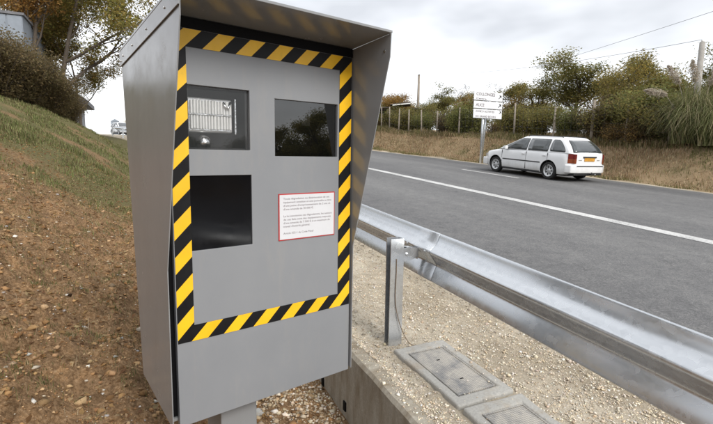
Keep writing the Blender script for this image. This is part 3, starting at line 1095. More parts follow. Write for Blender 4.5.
# ------------------------------------------------------------------ access chambers in the gravel
def chamber(y0, y1, x0, x1, rot, label):
    cy_ = (y0 + y1) / 2; cx_ = (x0 + x1) / 2
    e = empty('access_chamber', (cx_, cy_, float(grade(cy_)) - 0.004), R(rot), math.atan(G))
    tag(e, label, 'manhole cover', 'concrete access chambers in the gravel')
    hx, hy = (x1 - x0) / 2, (y1 - y0) / 2
    ix, iy = hx - 0.062, hy - 0.078
    mb_ = MB()
    o_ = [(-hx, -hy), (hx, -hy), (hx, hy), (-hx, hy)]
    i_ = [(-ix, -iy), (ix, -iy), (ix, iy), (-ix, iy)]
    lv = []
    for pts_, z_ in ((o_, -0.06), (o_, 0.030), (i_, 0.030), (i_, -0.03)):
        for k in range(4):
            a_, b_ = pts_[k], pts_[(k + 1) % 4]
            for j in range(6):
                t = j / 6
                x_ = a_[0] + (b_[0] - a_[0]) * t; y_ = a_[1] + (b_[1] - a_[1]) * t
                jn = 0.010 * float(fbm(x_ * 13 + y0 * 7, y_ * 13, 3)) if pts_ is o_ else 0
                lv.append((x_ + jn, y_ + jn, z_ + (0.006 * float(fbm(x_ * 9, y_ * 9, 2)) if z_ > 0 else 0)))
    n_ = 24
    ff = [(r_ * n_ + k, r_ * n_ + (k + 1) % n_, (r_ + 1) * n_ + (k + 1) % n_, (r_ + 1) * n_ + k) for r_ in range(3) for k in range(n_)]
    mb_.add(lv, ff)
    bevel(mb_.build('frame', MAT['frame_concrete'], e), 0.014, 3)
    lid = bevel(MB().box(-ix + 0.004, ix - 0.004, -iy + 0.004, iy - 0.004, -0.02, 0.024).build('lid', MAT['lid'], e), 0.002)
    # raised rim of the lid and two lifting slots
    mb2 = MB()
    for (a0, a1, b0, b1) in ((-ix + 0.005, ix - 0.005, -iy + 0.005, -iy + 0.014), (-ix + 0.005, ix - 0.005, iy - 0.014, iy - 0.005), (-ix + 0.005, -ix + 0.014, -iy + 0.014, iy - 0.014), (ix - 0.014, ix - 0.005, -iy + 0.014, iy - 0.014)):
        mb2.box(a0, a1, b0, b1, 0.0235, 0.0275)
    mb2.build('rim', MAT['lid'], lid)
    for yy in (-iy * 0.45, iy * 0.45):
        MB().box(-0.012, 0.012, yy - 0.004, yy + 0.004, 0.0235, 0.0252).build('slot', MAT['black'], lid)
    return e


chamber(1.795, 2.465, 1.45, 1.85, 1.0, 'concrete framed access cover nearest the barrier post')
chamber(1.10, 1.770, 1.46, 1.86, -1.5, 'concrete framed access cover cut off by the bottom of the picture')

# ------------------------------------------------------------------ scattered stones, clods
ico_v = []
ph = (1 + 5 ** 0.5) / 2
for a_ in (-1, 1):
    for b_ in (-ph, ph):
        ico_v += [(0, a_, b_), (a_, b_, 0), (b_, 0, a_)]
ico_v = np.array(ico_v, float)
_bm = bmesh.new()
for q in ico_v: _bm.verts.new(q)
bmesh.ops.convex_hull(_bm, input=list(_bm.verts))
_bm.verts.index_update()
ico_f = np.array([[v_.index for v_ in f_.verts] for f_ in _bm.faces])
ico_v = np.array([list(v_.co) for v_ in _bm.verts]); _bm.free()
ico_v /= np.linalg.norm(ico_v[0])
oct_v = np.array([(1, 0, 0), (-1, 0, 0), (0, 1, 0), (0, -1, 0), (0, 0, 1), (0, 0, -1)], float)
oct_f = np.array([(0, 2, 4), (2, 1, 4), (1, 3, 4), (3, 0, 4), (2, 0, 5), (1, 2, 5), (3, 1, 5), (0, 3, 5)])


def rand_rot(n):
    q = rng.normal(size=(n, 4)); q /= np.linalg.norm(q, axis=1)[:, None]
    w_, x, y, z = q.T
    return np.stack([1 - 2 * (y * y + z * z), 2 * (x * y - z * w_), 2 * (x * z + y * w_), 2 * (x * y + z * w_), 1 - 2 * (x * x + z * z), 2 * (y * z - x * w_), 2 * (x * z - y * w_), 2 * (y * z + x * w_), 1 - 2 * (x * x + y * y)], 1).reshape(n, 3, 3)


def scatter(name, pos, size, cols, label=None, cat=None, flat=0.65, base=(ico_v, ico_f), sink=0.25):
    n = len(pos)
    bv, bf = base
    V = np.repeat(bv[None], n, 0) * (1 + rng.uniform(-0.28, 0.28, (n, len(bv), 1)))
    V *= rng.uniform(0.65, 1.25, (n, 1, 3))
    V = np.einsum('nij,nkj->nki', rand_rot(n), V)
    V[:, :, 2] *= flat
    V = V * size[:, None, None]
    P = np.array(pos); P[:, 2] += size * flat * (0.5 - sink)
    V = V + P[:, None, :]
    F = (np.arange(n)[:, None, None] * len(bv) + bf[None]).reshape(-1, 3)
    me_ = np_mesh(name, V.reshape(-1, 3), F, False, MAT['stone'], np.repeat(cols, len(bv), 0))
    o_ = link(name, me_)
    o_['kind'] = 'stuff'
    if label: o_['label'] = label
    if cat: o_['category'] = cat
    return o_


def pick(pal, n, jit=0.15):
    pal = np.array(pal, float)
    c = pal[rng.integers(0, len(pal), n)]
    return np.clip(c * (1 + rng.normal(0, jit, (n, 1))) * (1 + rng.normal(0, 0.02, (n, 3))), 0.004, 0.9)


# gravel strip
n = 90000
u_ = rng.uniform(WALL1 + 0.02, 3.0, n)
y_ = 1.15 + (rng.random(n) ** 1.5) * 6.5
u_ = np.where(rng.random(n) < 0.12, rng.normal(WALL1 + 0.02, 0.06, n), u_)
ok = ~((u_ > 1.44) & (u_ < 1.86) & (y_ > 1.1) & (y_ < 2.475) & (rng.random(n) < 0.985)) & (u_ > WALL0 + 0.02) & (u_ < 2.98)
ok &= ~((u_ < WALL1) & (rng.random(n) < 0.6))
u_, y_ = u_[ok], y_[ok]
z_ = gz(u_ + xoff(y_), y_)
z_ = np.where(u_ < WALL1 + 0.01, grade(y_) + 0.036, z_)
onlid = (u_ > 1.44) & (u_ < 1.86) & (y_ > 1.1) & (y_ < 2.475)
z_ = np.where(onlid, grade(y_) + 0.026, z_)
sz = np.clip(rng.lognormal(math.log(0.0036), 0.48, len(u_)), 0.0016, 0.018)
gp = pick([(0.58, 0.51, 0.405), (0.55, 0.47, 0.36), (0.51, 0.43, 0.32), (0.63, 0.58, 0.50), (0.46, 0.37, 0.26), (0.40, 0.345, 0.28), (0.54, 0.50, 0.44)], len(u_))
drk = 0.55 + 0.45 * sst(-0.25, 0.15, fbm(u_ * 1.5 + 4, y_ * 0.9, 3) + 0.32 - 0.16 * (y_ - 2.0))
gp = np.clip(gp * 1.2, 0, 0.78) * drk[:, None]
scatter('gravel', np.stack([u_, y_, z_], 1), sz, gp, 'pale limestone gravel between the concrete wall and the barrier', 'gravel', 0.7, (oct_v, oct_f))

# soil clods and stones on the left and in the ditch
n = 44000
y_ = 1.6 + (rng.random(n) ** 1.35) * 7.2
u_ = rng.uniform(-2.9, 1.13, n)
ok = (y_ - 0.6 * u_ < 7.6 + 0.8 * rng.normal(size=n)) & (u_ > -0.42 * y_ - 0.2)
u_, y_ = u_[ok], y_[ok]
z_ = gz(u_, y_)
sz = np.clip(rng.lognormal(math.log(0.0052), 0.78, len(u_)), 0.0015, 0.040)
cl = pick([(0.28, 0.165, 0.078), (0.23, 0.13, 0.06), (0.33, 0.205, 0.105), (0.18, 0.10, 0.045), (0.37, 0.25, 0.14)], len(u_), 0.22)
scatter('soil_clods', np.stack([u_, y_, z_], 1), sz, cl, 'loose brown soil clods on the bare bank left of the cabinet', 'soil', 0.55, (oct_v, oct_f), 0.45)
n = 5200
y_ = 1.6 + (rng.random(n) ** 1.2) * 7.0
u_ = rng.uniform(-2.9, 1.13, n)
ok = (y_ - 0.6 * u_ < 7.4 + 0.8 * rng.normal(size=n)) & (u_ > -0.42 * y_ - 0.2)
u_, y_ = u_[ok], y_[ok]
z_ = gz(u_, y_)
sz = np.clip(rng.lognormal(math.log(0.0052), 0.7, len(u_)), 0.002, 0.034)
cl = pick([(0.52, 0.46, 0.37), (0.42, 0.35, 0.26), (0.36, 0.34, 0.32), (0.60, 0.56, 0.50), (0.30, 0.22, 0.14)], len(u_), 0.15)
scatter('pebbles', np.stack([u_, y_, z_], 1), sz, cl, 'pale pebbles scattered over the brown soil left of the cabinet', 'pebbles', 0.55, (oct_v, oct_f), 0.45)


n = 5000
u_ = rng.uniform(0.55, 1.145, n); y_ = rng.uniform(2.0, 4.2, n)
z_ = gz(u_, y_)
th_ = R(12.986)
ls = (u_ - BO.x) * math.cos(th_) + (y_ - BO.y) * math.sin(th_); lq = -(u_ - BO.x) * math.sin(th_) + (y_ - BO.y) * math.cos(th_)
onf = (ls < 0.78) & (lq < 0.98)
ok = ~onf | (rng.random(n) < 0.12)
z_ = np.where(onf, np.maximum(z_, -0.263), z_)
u_, y_, z_ = u_[ok], y_[ok], z_[ok]
scatter('rubble', np.stack([u_, y_, z_], 1), np.clip(rng.lognormal(math.log(0.008), 0.5, len(u_)), 0.003, 0.03), pick([(0.50, 0.42, 0.31), (0.42, 0.33, 0.22), (0.58, 0.52, 0.43), (0.34, 0.24, 0.14)], len(u_)), 'pale rubble on the ditch floor under the cabinet', 'rubble', 0.6, (oct_v, oct_f))

# ------------------------------------------------------------------ grass and fallen leaves
def blades(name, pos, length, width, cols, lean=0.6, label=None, cat=None, mat='blade'):
    n = len(pos)
    az = rng.uniform(0, 2 * math.pi, n)
    dirx, diry = np.cos(az), np.sin(az)
    ln = rng.uniform(0.15, 1, n) * lean
    tip = np.stack([dirx * ln, diry * ln, np.sqrt(np.clip(1 - ln ** 2, 0.05, 1))], 1) * length[:, None]
    mid = np.stack([dirx * ln * 0.35, diry * ln * 0.35, np.full(n, 0.62)], 1) * length[:, None]
    sx = np.stack([-diry, dirx, np.zeros(n)], 1) * width[:, None]
    V = np.stack([pos - sx, pos + sx, pos + mid + sx * 0.7, pos + mid - sx * 0.7, pos + tip], 1)
    b_ = np.arange(n)[:, None] * 5
    F = np.concatenate([b_ + np.array([0, 1, 2]), b_ + np.array([0, 2, 3]), b_ + np.array([3, 2, 4])], 0)
    me_ = np_mesh(name, V.reshape(-1, 3), F, False, MAT[mat], np.repeat(cols, 5, 0))
    o_ = link(name, me_)
    o_['kind'] = 'stuff'
    if label: o_['label'] = label
    if cat: o_['category'] = cat
    return o_


n = 150000
y_ = 5.2 + (rng.random(n) ** 1.5) * 48
u_ = -0.05 - rng.random(n) ** 0.8 * np.clip(y_ * 0.27, 1.5, 11)
den = fbm(u_ * 1.3, y_ * 1.0, 3) + 0.45 * fbm(u_ * 5, y_ * 5, 2)
ok = (y_ - 0.6 * u_ + 2.6 * fbm(u_ * 0.9, y_ * 0.7, 4) > 7.6 + 1.1 * rng.normal(size=n)) & (den > -0.25 + 0.45 * rng.random(n)) & (fbm(u_ * 1.1 + 9, y_ * 0.8, 4) < 0.12 + 0.35 * rng.random(n))
u_, y_ = u_[ok], y_[ok]
x_ = u_ + xoff(y_)
ln = rng.uniform(0.02, 0.07, len(u_)) * (1 + 0.02 * y_) * (0.45 + 2.6 * np.clip(fbm(u_ * 2.6, y_ * 2.6, 3) + 0.18, 0, 1))
ln = np.clip(ln, 0.015, 0.3)
gcol = pick([(0.155, 0.17, 0.06), (0.125, 0.15, 0.05), (0.20, 0.19, 0.085), (0.25, 0.22, 0.11), (0.17, 0.13, 0.065), (0.14, 0.165, 0.05)], len(u_), 0.22)
blades('grass', np.stack([x_, y_, gz(x_, y_) - 0.005], 1), ln, 0.0016 + 0.00032 * y_, gcol, 0.95, 'short olive grass covering the left bank', 'grass')
# sparse tufts in the soil
n = 16000
cy_ = 1.9 + rng.random(420) ** 0.8 * 5.8
cu_ = rng.uniform(-2.4, 0.1, 420)
k_ = rng.integers(0, 420, n)
sp_ = rng.uniform(0.015, 0.11, 420)
u_ = cu_[k_] + rng.normal(0, 1, n) * sp_[k_]; y_ = cy_[k_] + rng.normal(0, 1, n) * sp_[k_]
gcol = pick([(0.10, 0.115, 0.035), (0.14, 0.14, 0.05), (0.08, 0.095, 0.03), (0.24, 0.19, 0.10)], n, 0.2)
blades('weed_tufts', np.stack([u_, y_, gz(u_, y_) - 0.004], 1), rng.uniform(0.012, 0.05, n), np.full(n, 0.0016), gcol, 0.9, 'small green weed tufts sprouting in the bare soil', 'weeds')
# straw and dead stems on soil
n = 2200
y_ = 1.8 + rng.random(n) * 6; u_ = rng.uniform(-2.6, 0.6, n)
blades('dead_stems', np.stack([u_, y_, gz(u_, y_) + 0.004], 1), rng.uniform(0.02, 0.10, n), np.full(n, 0.0012), pick([(0.30, 0.22, 0.13), (0.22, 0.15, 0.08), (0.38, 0.31, 0.20)], n), 1.0, 'dry stems lying on the bare soil', 'dry stems')

n = 12000
y_ = 1.8 + rng.random(n) ** 0.9 * 11; u_ = rng.uniform(-3.2, 0.7, n)
ok = (u_ > -0.42 * y_ - 0.2)
u_, y_ = u_[ok], y_[ok]; n = len(u_)
_a = rng.uniform(0, 6.283, n); _l = rng.uniform(0.010, 0.026, n)
_C = np.stack([u_, y_, gz(u_, y_) + 0.008], 1)
_ax = np.stack([np.cos(_a), np.sin(_a), rng.normal(0, 0.35, n)], 1); _bx = np.stack([-np.sin(_a), np.cos(_a), rng.normal(0, 0.35, n)], 1)
_V = np.stack([_C - _ax * _l[:, None], _C + _bx * _l[:, None] * 0.5 + np.array([0, 0, 0.004]), _C + _ax * _l[:, None], _C - _bx * _l[:, None] * 0.5 + np.array([0, 0, 0.004])], 1)
_cc = pick([(0.30, 0.16, 0.065), (0.40, 0.25, 0.11), (0.20, 0.105, 0.05), (0.45, 0.33, 0.18)], n, 0.2)
_o = link('fallen_leaves', np_mesh('fallen_leaves', _V.reshape(-1, 3), np.arange(n)[:, None] * 4 + np.array([0, 1, 2, 3]), False, MAT['leaf'], np.repeat(_cc, 4, 0)))
tag(_o, 'brown fallen leaves littering the bank left of the cabinet', 'fallen leaves', None, 'stuff')

# right-hand bank : dry grass
n = 130000
y_ = 1.0 + (rng.random(n) ** 1.2) * 62
u_ = rng.uniform(15.25, 18.9, n)
den = fbm(u_ * 1.1 + 30, y_ * 0.9, 3)
ok = (den + 0.25 * (u_ - 15.4) > -0.12 + 0.25 * rng.normal(size=n))
u_, y_, den = u_[ok], y_[ok], den[ok]
x_ = u_ + xoff(y_)
ln = np.clip(rng.uniform(0.05, 0.20, len(u_)) * (1 + 1.0 * fbm(u_ * 0.8, y_ * 0.8, 2)), 0.03, 0.5)
tall = (u_ > 17.6)
ln = np.where(tall, ln * 1.9, ln)
gcol = pick([(0.40, 0.295, 0.18), (0.33, 0.235, 0.135), (0.46, 0.37, 0.24), (0.25, 0.165, 0.09), (0.20, 0.185, 0.08), (0.36, 0.235, 0.14)], len(u_), 0.22)
gr2 = pick([(0.12, 0.125, 0.04), (0.16, 0.15, 0.055), (0.22, 0.19, 0.09)], len(u_), 0.2)
isg = ((u_ < 15.7) & (rng.random(len(u_)) < 0.7)) | (tall & (rng.random(len(u_)) < 0.55)) | (fbm(u_ * 0.6 + 3, y_ * 0.35 + 8, 3) > 0.28)
gcol = np.where(isg[:, None], gr2, gcol)
blades('dry_grass', np.stack([x_, y_, gz(x_, y_) - 0.01], 1), ln, np.full(len(u_), 0.008), gcol, 0.9, 'straw coloured dry grass on the bank beyond the road', 'dry grass')


# ------------------------------------------------------------------ trees and shrubs
def leaf_cloud(C, size, cols, up=0.4, aspect=0.55):
    n = len(C)
    a = rng.normal(size=(n, 3)); a[:, 2] *= 0.6
    a /= np.linalg.norm(a, axis=1)[:, None]
    nrm = rng.normal(size=(n, 3)); nrm[:, 2] = np.abs(nrm[:, 2]) + up
    b = np.cross(nrm, a); b /= np.linalg.norm(b, axis=1)[:, None] + 1e-9
    nr = np.cross(a, b)
    s = size[:, None]
    V = np.stack([C - a * s * 0.5, C + b * s * 0.5 * aspect + nr * s * 0.08, C + a * s * 0.5, C - b * s * 0.5 * aspect + nr * s * 0.08], 1)
    F = np.arange(n)[:, None] * 4 + np.array([0, 1, 2, 3])
    return V.reshape(-1, 3), F, np.repeat(cols, 4, 0)


def grow(rs, height, trunk_r, spread, depth=4, first=0.28, upw=0.35, nchild=(3, 4), wob=0.12):
    """returns branch list [(pts, radii, level)] and twig points"""
    br, tips = [], []

    def rec(p, d, ln, r, lev):
        n_ = 5
        pts_ = [Vector(p)]; dirs = [Vector(d)]
        dd = Vector(d)
        for i in range(n_):
            dd = (dd + Vector((rs.uniform(-1, 1), rs.uniform(-1, 1), rs.uniform(-0.6, 1) * (0.5 if lev else 0.2))) * wob * (1.5 if lev else 0.8)).normalized()
            pts_.append(pts_[-1] + dd * ln / n_)
            dirs.append(Vector(dd))
        rad = [r * (1 - 0.62 * i / n_) for i in range(n_ + 1)]
        br.append((pts_, rad, lev))
        if lev >= depth - 1:
            for i in range(1, n_ + 1): tips.append((pts_[i], lev))
        if lev >= depth: return
        k = rs.randint(*nchild) + (2 if lev == 0 else 0)
        for c in range(k):
            t = first + (1 - first) * (c + rs.random()) / k if lev == 0 else 0.25 + 0.75 * (c + rs.random()) / k
            t = min(0.99, t)
            idx = min(n_ - 1, int(t * n_)); fr = t * n_ - idx
            q = pts_[idx].lerp(pts_[idx + 1], fr)
            ang = rs.uniform(0, 2 * math.pi) if lev else c * 2.4 + rs.uniform(-0.5, 0.5)
            side = Vector((math.cos(ang), math.sin(ang), 0))
            nd = (dirs[idx] * rs.uniform(0.35, 0.8) + side * spread * rs.uniform(0.7, 1.2) + Vector((0, 0, upw * rs.uniform(0.2, 1)))).normalized()
            rec(q, nd, ln * rs.uniform(0.48, 0.72) * (1.0 - 0.25 * t if lev == 0 else 1), rad[idx] * rs.uniform(0.5, 0.7), lev + 1)
    rec((0, 0, 0), (0, 0, 1), height * 0.62, trunk_r, 0)
    return br, tips


def tree_meshes(name, seed, height, trunk_r, spread, nleaf, lsize, palette, depth=4, first=0.28, cl=0.35, upw=0.35, sides=5, keep=1.0, nchild=(3, 4), wob=0.12):
    rs = random.Random(seed)
    br, tips = grow(rs, height, trunk_r, spread, depth, first, upw, nchild, wob)
    zmax = max(p[0].z for p in tips)
    k = height / zmax
    mb_ = MB()
    for pts_, rad, lev in br:
        mb_.tube([p * k for p in pts_], [max(0.006, r) for r in rad], sides if lev < 2 else 3, False)
    tm_ = mb_.mesh(name + '_trunk', MAT['bark'], True)
    T = np.array([list(p * k) for p, l in tips])
    if keep < 1: T = T[rng.random(len(T)) < keep]
    idx = rng.integers(0, len(T), nleaf)
    C = T[idx] + np.clip(rng.normal(0, 1, (nleaf, 3)), -1.5, 1.5) * cl * np.array([1, 1, 0.75])
    pal = np.array(palette, float)
    ctint = pal[rng.integers(0, len(pal), len(T))]
    lt = pal[rng.integers(0, len(pal), nleaf)]
    cols = np.clip((0.6 * ctint[idx] + 0.4 * lt) * (1 + rng.normal(0, 0.18, (nleaf, 1))), 0.004, 0.6)
    V, F, cc = leaf_cloud(C, rng.uniform(0.6, 1.3, nleaf) * lsize, cols)
    cm_ = np_mesh(name + '_crown', V, F, False, MAT['leaf'], cc)
    return tm_, cm_


OLIVE = [(0.125, 0.12, 0.042), (0.16, 0.15, 0.05), (0.095, 0.098, 0.036), (0.21, 0.175, 0.06), (0.18, 0.135, 0.046)]
GREEN = [(0.10, 0.112, 0.038), (0.135, 0.145, 0.048), (0.075, 0.086, 0.03), (0.165, 0.165, 0.056)]
RUST = [(0.235, 0.14, 0.052), (0.28, 0.165, 0.058), (0.18, 0.105, 0.045), (0.15, 0.13, 0.045), (0.29, 0.20, 0.07)]
YELL = [(0.38, 0.27, 0.06), (0.29, 0.225, 0.06), (0.23, 0.20, 0.065), (0.44, 0.30, 0.07)]
BROWN = [(0.13, 0.095, 0.053), (0.165, 0.12, 0.068), (0.10, 0.078, 0.044), (0.12, 0.11, 0.05), (0.21, 0.155, 0.088)]

OLIVE, GREEN, RUST = [[tuple(v_ * 1.5 for v_ in c_) for c_ in pal_] for pal_ in (OLIVE, GREEN, RUST)]

TM = {
    'oak': tree_meshes('oak', 4, 7.0, 0.17, 1.0, 15000, 0.135, OLIVE + GREEN[:2] + YELL[2:3], 4, 0.22, 0.30, 0.5, 5),
    'broad': tree_meshes('broad', 9, 5.6, 0.14, 1.15, 17000, 0.13, OLIVE + YELL[1:3], 4, 0.12, 0.31, 0.3, 5),
    'rusty': tree_meshes('rusty', 21, 5.0, 0.11, 1.0, 17000, 0.125, RUST + OLIVE, 4, 0.15, 0.32, 0.4, 5),
    'sparse': tree_meshes('sparse', 33, 6.2, 0.11, 0.8, 5200, 0.115, YELL + OLIVE, 4, 0.25, 0.24, 0.8, 5, 0.75),
    'bare': tree_meshes('bare', 41, 6.2, 0.12, 0.85, 900, 0.09, BROWN, 5, 0.25, 0.22, 0.7, 4, 0.5, (3, 3)),
    'big': tree_meshes('big', 58, 12.5, 0.17, 0.95, 32000, 0.16, [(0.26, 0.25, 0.075), (0.31, 0.27, 0.08), (0.21, 0.205, 0.065), (0.38, 0.26, 0.075)], 5, 0.08, 0.28, 0.45, 6, 0.8, (3, 4), 0.14),
    'orange': tree_meshes('orange', 63, 9.0, 0.15, 0.6, 8000, 0.15, [(0.34, 0.17, 0.05), (0.29, 0.17, 0.055), (0.23, 0.15, 0.05), (0.38, 0.21, 0.06)], 4, 0.2, 0.3, 0.9, 5, 0.7),
    'thin': tree_meshes('thin', 91, 8.0, 0.12, 1.05, 17000, 0.14, OLIVE + RUST[:2] + YELL[1:3], 4, 0.12, 0.30, 0.45, 5, 0.8),
    'amber': tree_meshes('amber', 101, 5.0, 0.11, 1.0, 15000, 0.125, [(0.34, 0.18, 0.05), (0.28, 0.17, 0.055), (0.22, 0.16, 0.05), (0.38, 0.23, 0.06)], 4, 0.15, 0.32, 0.4, 5),
    'yellow': tree_meshes('yellow', 77, 4.5, 0.10, 0.9, 4200, 0.12, YELL, 4, 0.2, 0.28, 0.4, 5),
}


def shrub_meshes(name, seed, h, wd, nleaf, lsize, palette, nst=26):
    rs = random.Random(seed)
    mb_ = MB()
    P = []
    for i in range(nst):
        az = rs.uniform(0, 2 * math.pi); ln = rs.uniform(0.2, 1)
        tip = Vector((math.cos(az) * wd * ln, math.sin(az) * wd * ln, h * rs.uniform(0.55, 1.0) * (1 - 0.35 * ln)))
        base = Vector((math.cos(az) * 0.15 * ln, math.sin(az) * 0.15 * ln, -0.1))
        mid = base.lerp(tip, 0.5) + Vector((rs.uniform(-.2, .2), rs.uniform(-.2, .2), h * 0.12))
        pts_ = [base, base.lerp(mid, 0.5) + Vector((0, 0, .05)), mid, mid.lerp(tip, 0.5) + Vector((rs.uniform(-.1, .1), rs.uniform(-.1, .1), 0.04)), tip]
        mb_.tube(pts_, [0.022, 0.018, 0.013, 0.009, 0.004], 3, False)
        for k in range(14):
            t = 0.12 + 0.88 * k / 13
            j = min(3, int(t * 4)); P.append(list(pts_[j].lerp(pts_[j + 1], t * 4 - j)))
    tm_ = mb_.mesh(name + '_stem', MAT['bark'], True)
    P = np.array(P)
    idx = rng.integers(0, len(P), nleaf)
    C = P[idx] + np.clip(rng.normal(0, 1, (nleaf, 3)), -1.6, 1.6) * 0.17 * min(1.4, wd)
    C[:, 2] = np.abs(C[:, 2])
    pal = np.array(palette, float)
    ct = pal[rng.integers(0, len(pal), len(P))]
    cols = np.clip((0.6 * ct[idx] + 0.4 * pal[rng.integers(0, len(pal), nleaf)]) * (1 + rng.normal(0, 0.2, (nleaf, 1))), 0.004, 0.5)
    V, F, cc = leaf_cloud(C, rng.uniform(0.6, 1.3, nleaf) * lsize, cols)
    return tm_, np_mesh(name + '_foliage', V, F, False, MAT['leaf'], cc)


SM = {
    'olive': shrub_meshes('olive', 1, 2.6, 1.5, 9000, 0.11, OLIVE),
    'green': shrub_meshes('green', 2, 2.3, 1.4, 9000, 0.11, GREEN + OLIVE[:2]),
    'brown': shrub_meshes('brown', 3, 2.4, 1.5, 8000, 0.10, BROWN, 36),
    'rust': shrub_meshes('rust', 4, 1.7, 1.3, 5000, 0.09, RUST + BROWN),
    'thicket': shrub_meshes('thicket', 5, 2.6, 1.9, 11500, 0.09, [(0.19, 0.15, 0.072), (0.16, 0.12, 0.064), (0.145, 0.13, 0.056), (0.24, 0.17, 0.085), (0.12, 0.095, 0.05)], 60),
}


def plant(kind, key, u, y, scale, rz, label, cat, group=None, name=None, sz=None):
    x = u + float(xoff(y))
    src = TM[key] if kind == 'tree' else SM[key]
    e = empty(name or ('tree' if kind == 'tree' else 'shrub'), (x, y, float(gz(x, y)) - 0.03), rz)
    e.scale = (scale, scale, scale * (sz or 1.0))
    tag(e, label, cat, group)
    link('trunk' if kind == 'tree' else 'stem', src[0], e)
    link('crown' if kind == 'tree' else 'foliage', src[1], e)
    return e


# camera ray at a given picture column (photo pixels): lateral distance per metre of y
def col_dir(px):
    v_ = _f + _x2 * ((px - 356.5) / 452.9) - _u2 * ((150 - 212) / 452.9)
    return v_.x / v_.y


def at_col(px, u):
    """y where the picture column px meets the lateral line u (road curve included)"""
    k = col_dir(px)
    y = u / k
    for _ in range(40):
        y = (u + float(xoff(y))) / k
    return y


H0 = {'oak': 7.0, 'broad': 5.6, 'rusty': 5.0, 'sparse': 6.2, 'bare': 6.2, 'orange': 9.0, 'amber': 5.0}
trees = [   # kind, picture column, lateral distance, picture row of the top, width factor, turn, label
    ('oak', 569, 24.0, 46, 1.3, 0.4, 'tallest olive leafed tree behind the white car'),
    ('sparse', 618, 22.5, 54, 1.2, 1.0, 'thin tree with sparse yellow leaves right of the tallest tree'),
    ('broad', 603, 25.5, 58, 1.2, 0.7, 'olive tree filling the gap under the sparse yellow tree'),
    ('broad', 642, 22.5, 72, 1.3, 2.2, 'broad olive tree left of the pampas grass'),
    ('broad', 537, 26.0, 80, 1.4, 4.0, 'broad green tree behind the bonnet of the white car'),
    ('bare', 496, 25.0, 80, 1.2, 0.3, 'nearly bare grey twigged tree behind the white road sign'),
    ('rusty', 472, 24.0, 92, 1.4, 1.3, 'rust tinged tree just left of the road sign'),
    ('oak', 440, 25.0, 84, 1.35, 2.6, 'olive tree beside the thin dark pole'),
    ('bare', 455, 26.0, 82, 1.2, 3.0, 'bare twiggy tree between the thin pole and the sign'),
    ('amber', 387, 23.0, 93, 1.5, 1.5, 'orange leafed tree at the right edge of the cabinet hood'),
    ('rusty', 412, 27.0, 102, 1.5, 0.9, 'low rusty tree behind the lean-to shed'),
    ('rusty', 520, 24.5, 94, 1.4, 2.9, 'low rust coloured tree between the sign and the tallest tree'),
    ('oak', 708, 23.5, 44, 1.0, 1.9, 'dark tree behind the right hand concrete pole'),
    ('broad', 742, 22.0, 50, 1.0, 0.2, 'broad tree at the right edge of the picture'),
    ('broad', 672, 24.5, 76, 1.3, 5.2, 'dense tree directly behind the pampas plumes'),
]
for key, px, u, top, wf, rz, lb in trees:
    y = at_col(px, u)
    x = u + float(xoff(y))
    v_ = _f + _x2 * ((px - 356.5) / 452.9) - _u2 * ((top - 212) / 452.9)
    h_ = EYE + v_.z * y / v_.y - float(gz(x, y))
    sc = max(0.3, h_ / H0[key])
    plant('tree', key, u, y, sc * wf, rz, lb, 'tree', None, None, 1.0 / wf)
# hedge of shrubs behind the fence
hk = ['olive', 'green', 'olive', 'rust', 'olive', 'brown', 'green']
random.seed(12)
y = 2.0
i = 0
while y < 52:
    for u0 in (19.4, 21.3):
        k = hk[(i * 5 + int(u0)) % len(hk)]
        plant('shrub', k, u0 + random.uniform(-0.5, 0.5), y + random.uniform(-0.4, 0.4), random.uniform(0.6, 1.05), random.uniform(0, 6.28),
              {'olive': 'olive leafed shrub', 'green': 'dark green shrub', 'rust': 'low rust coloured shrub', 'brown': 'brown twiggy shrub'}[k] + (' in the front hedge row just behind the wire fence' if u0 < 20 else ' in the back hedge row well behind the wire fence'), 'shrub', 'hedge shrubs behind the wire fence')
        i += 1
    y += 1.75
random.seed(15)
for px, u, sc, k in ((612, 18.4, 0.62, 'rust'), (632, 18.3, 0.7, 'rust'), (650, 18.5, 0.75, 'brown'), (598, 18.6, 0.55, 'brown'), (662, 18.6, 0.8, 'olive'), (640, 19.0, 1.0, 'olive'), (615, 19.0, 0.95, 'olive'), (655, 19.2, 1.15, 'green')):
    plant('shrub', k, u, at_col(px, u), sc, random.uniform(0, 6.28), 'bramble like bush on the bank between the car and the pampas grass', 'shrub', 'bank bushes right of the car')

# trees across the road behind the camera, seen mirrored in the cabinet windows
random.seed(44)
mir = [(('broad', 'oak', 'rusty', 'broad')[k % 4], 17.0 + random.uniform(0, 3.0), -6.0 - 3.0 * k, random.uniform(0.42, 0.66), random.uniform(0, 6)) for k in range(11)]
for key, x, y, sc, rz in mir:
    plant('tree', key, x, y, sc, rz, 'tree seen only as a reflection in the cabinet window', 'tree', 'trees mirrored in the cabinet windows')
for k in range(14):
    plant('shrub', ('olive', 'green', 'brown')[k % 3], 18.3 + random.uniform(0, 1.6), -4.0 - 2.3 * k, random.uniform(1.0, 1.4), random.uniform(0, 6), 'shrub seen only as a reflection in the cabinet window', 'shrub', 'shrubs mirrored in the cabinet windows')

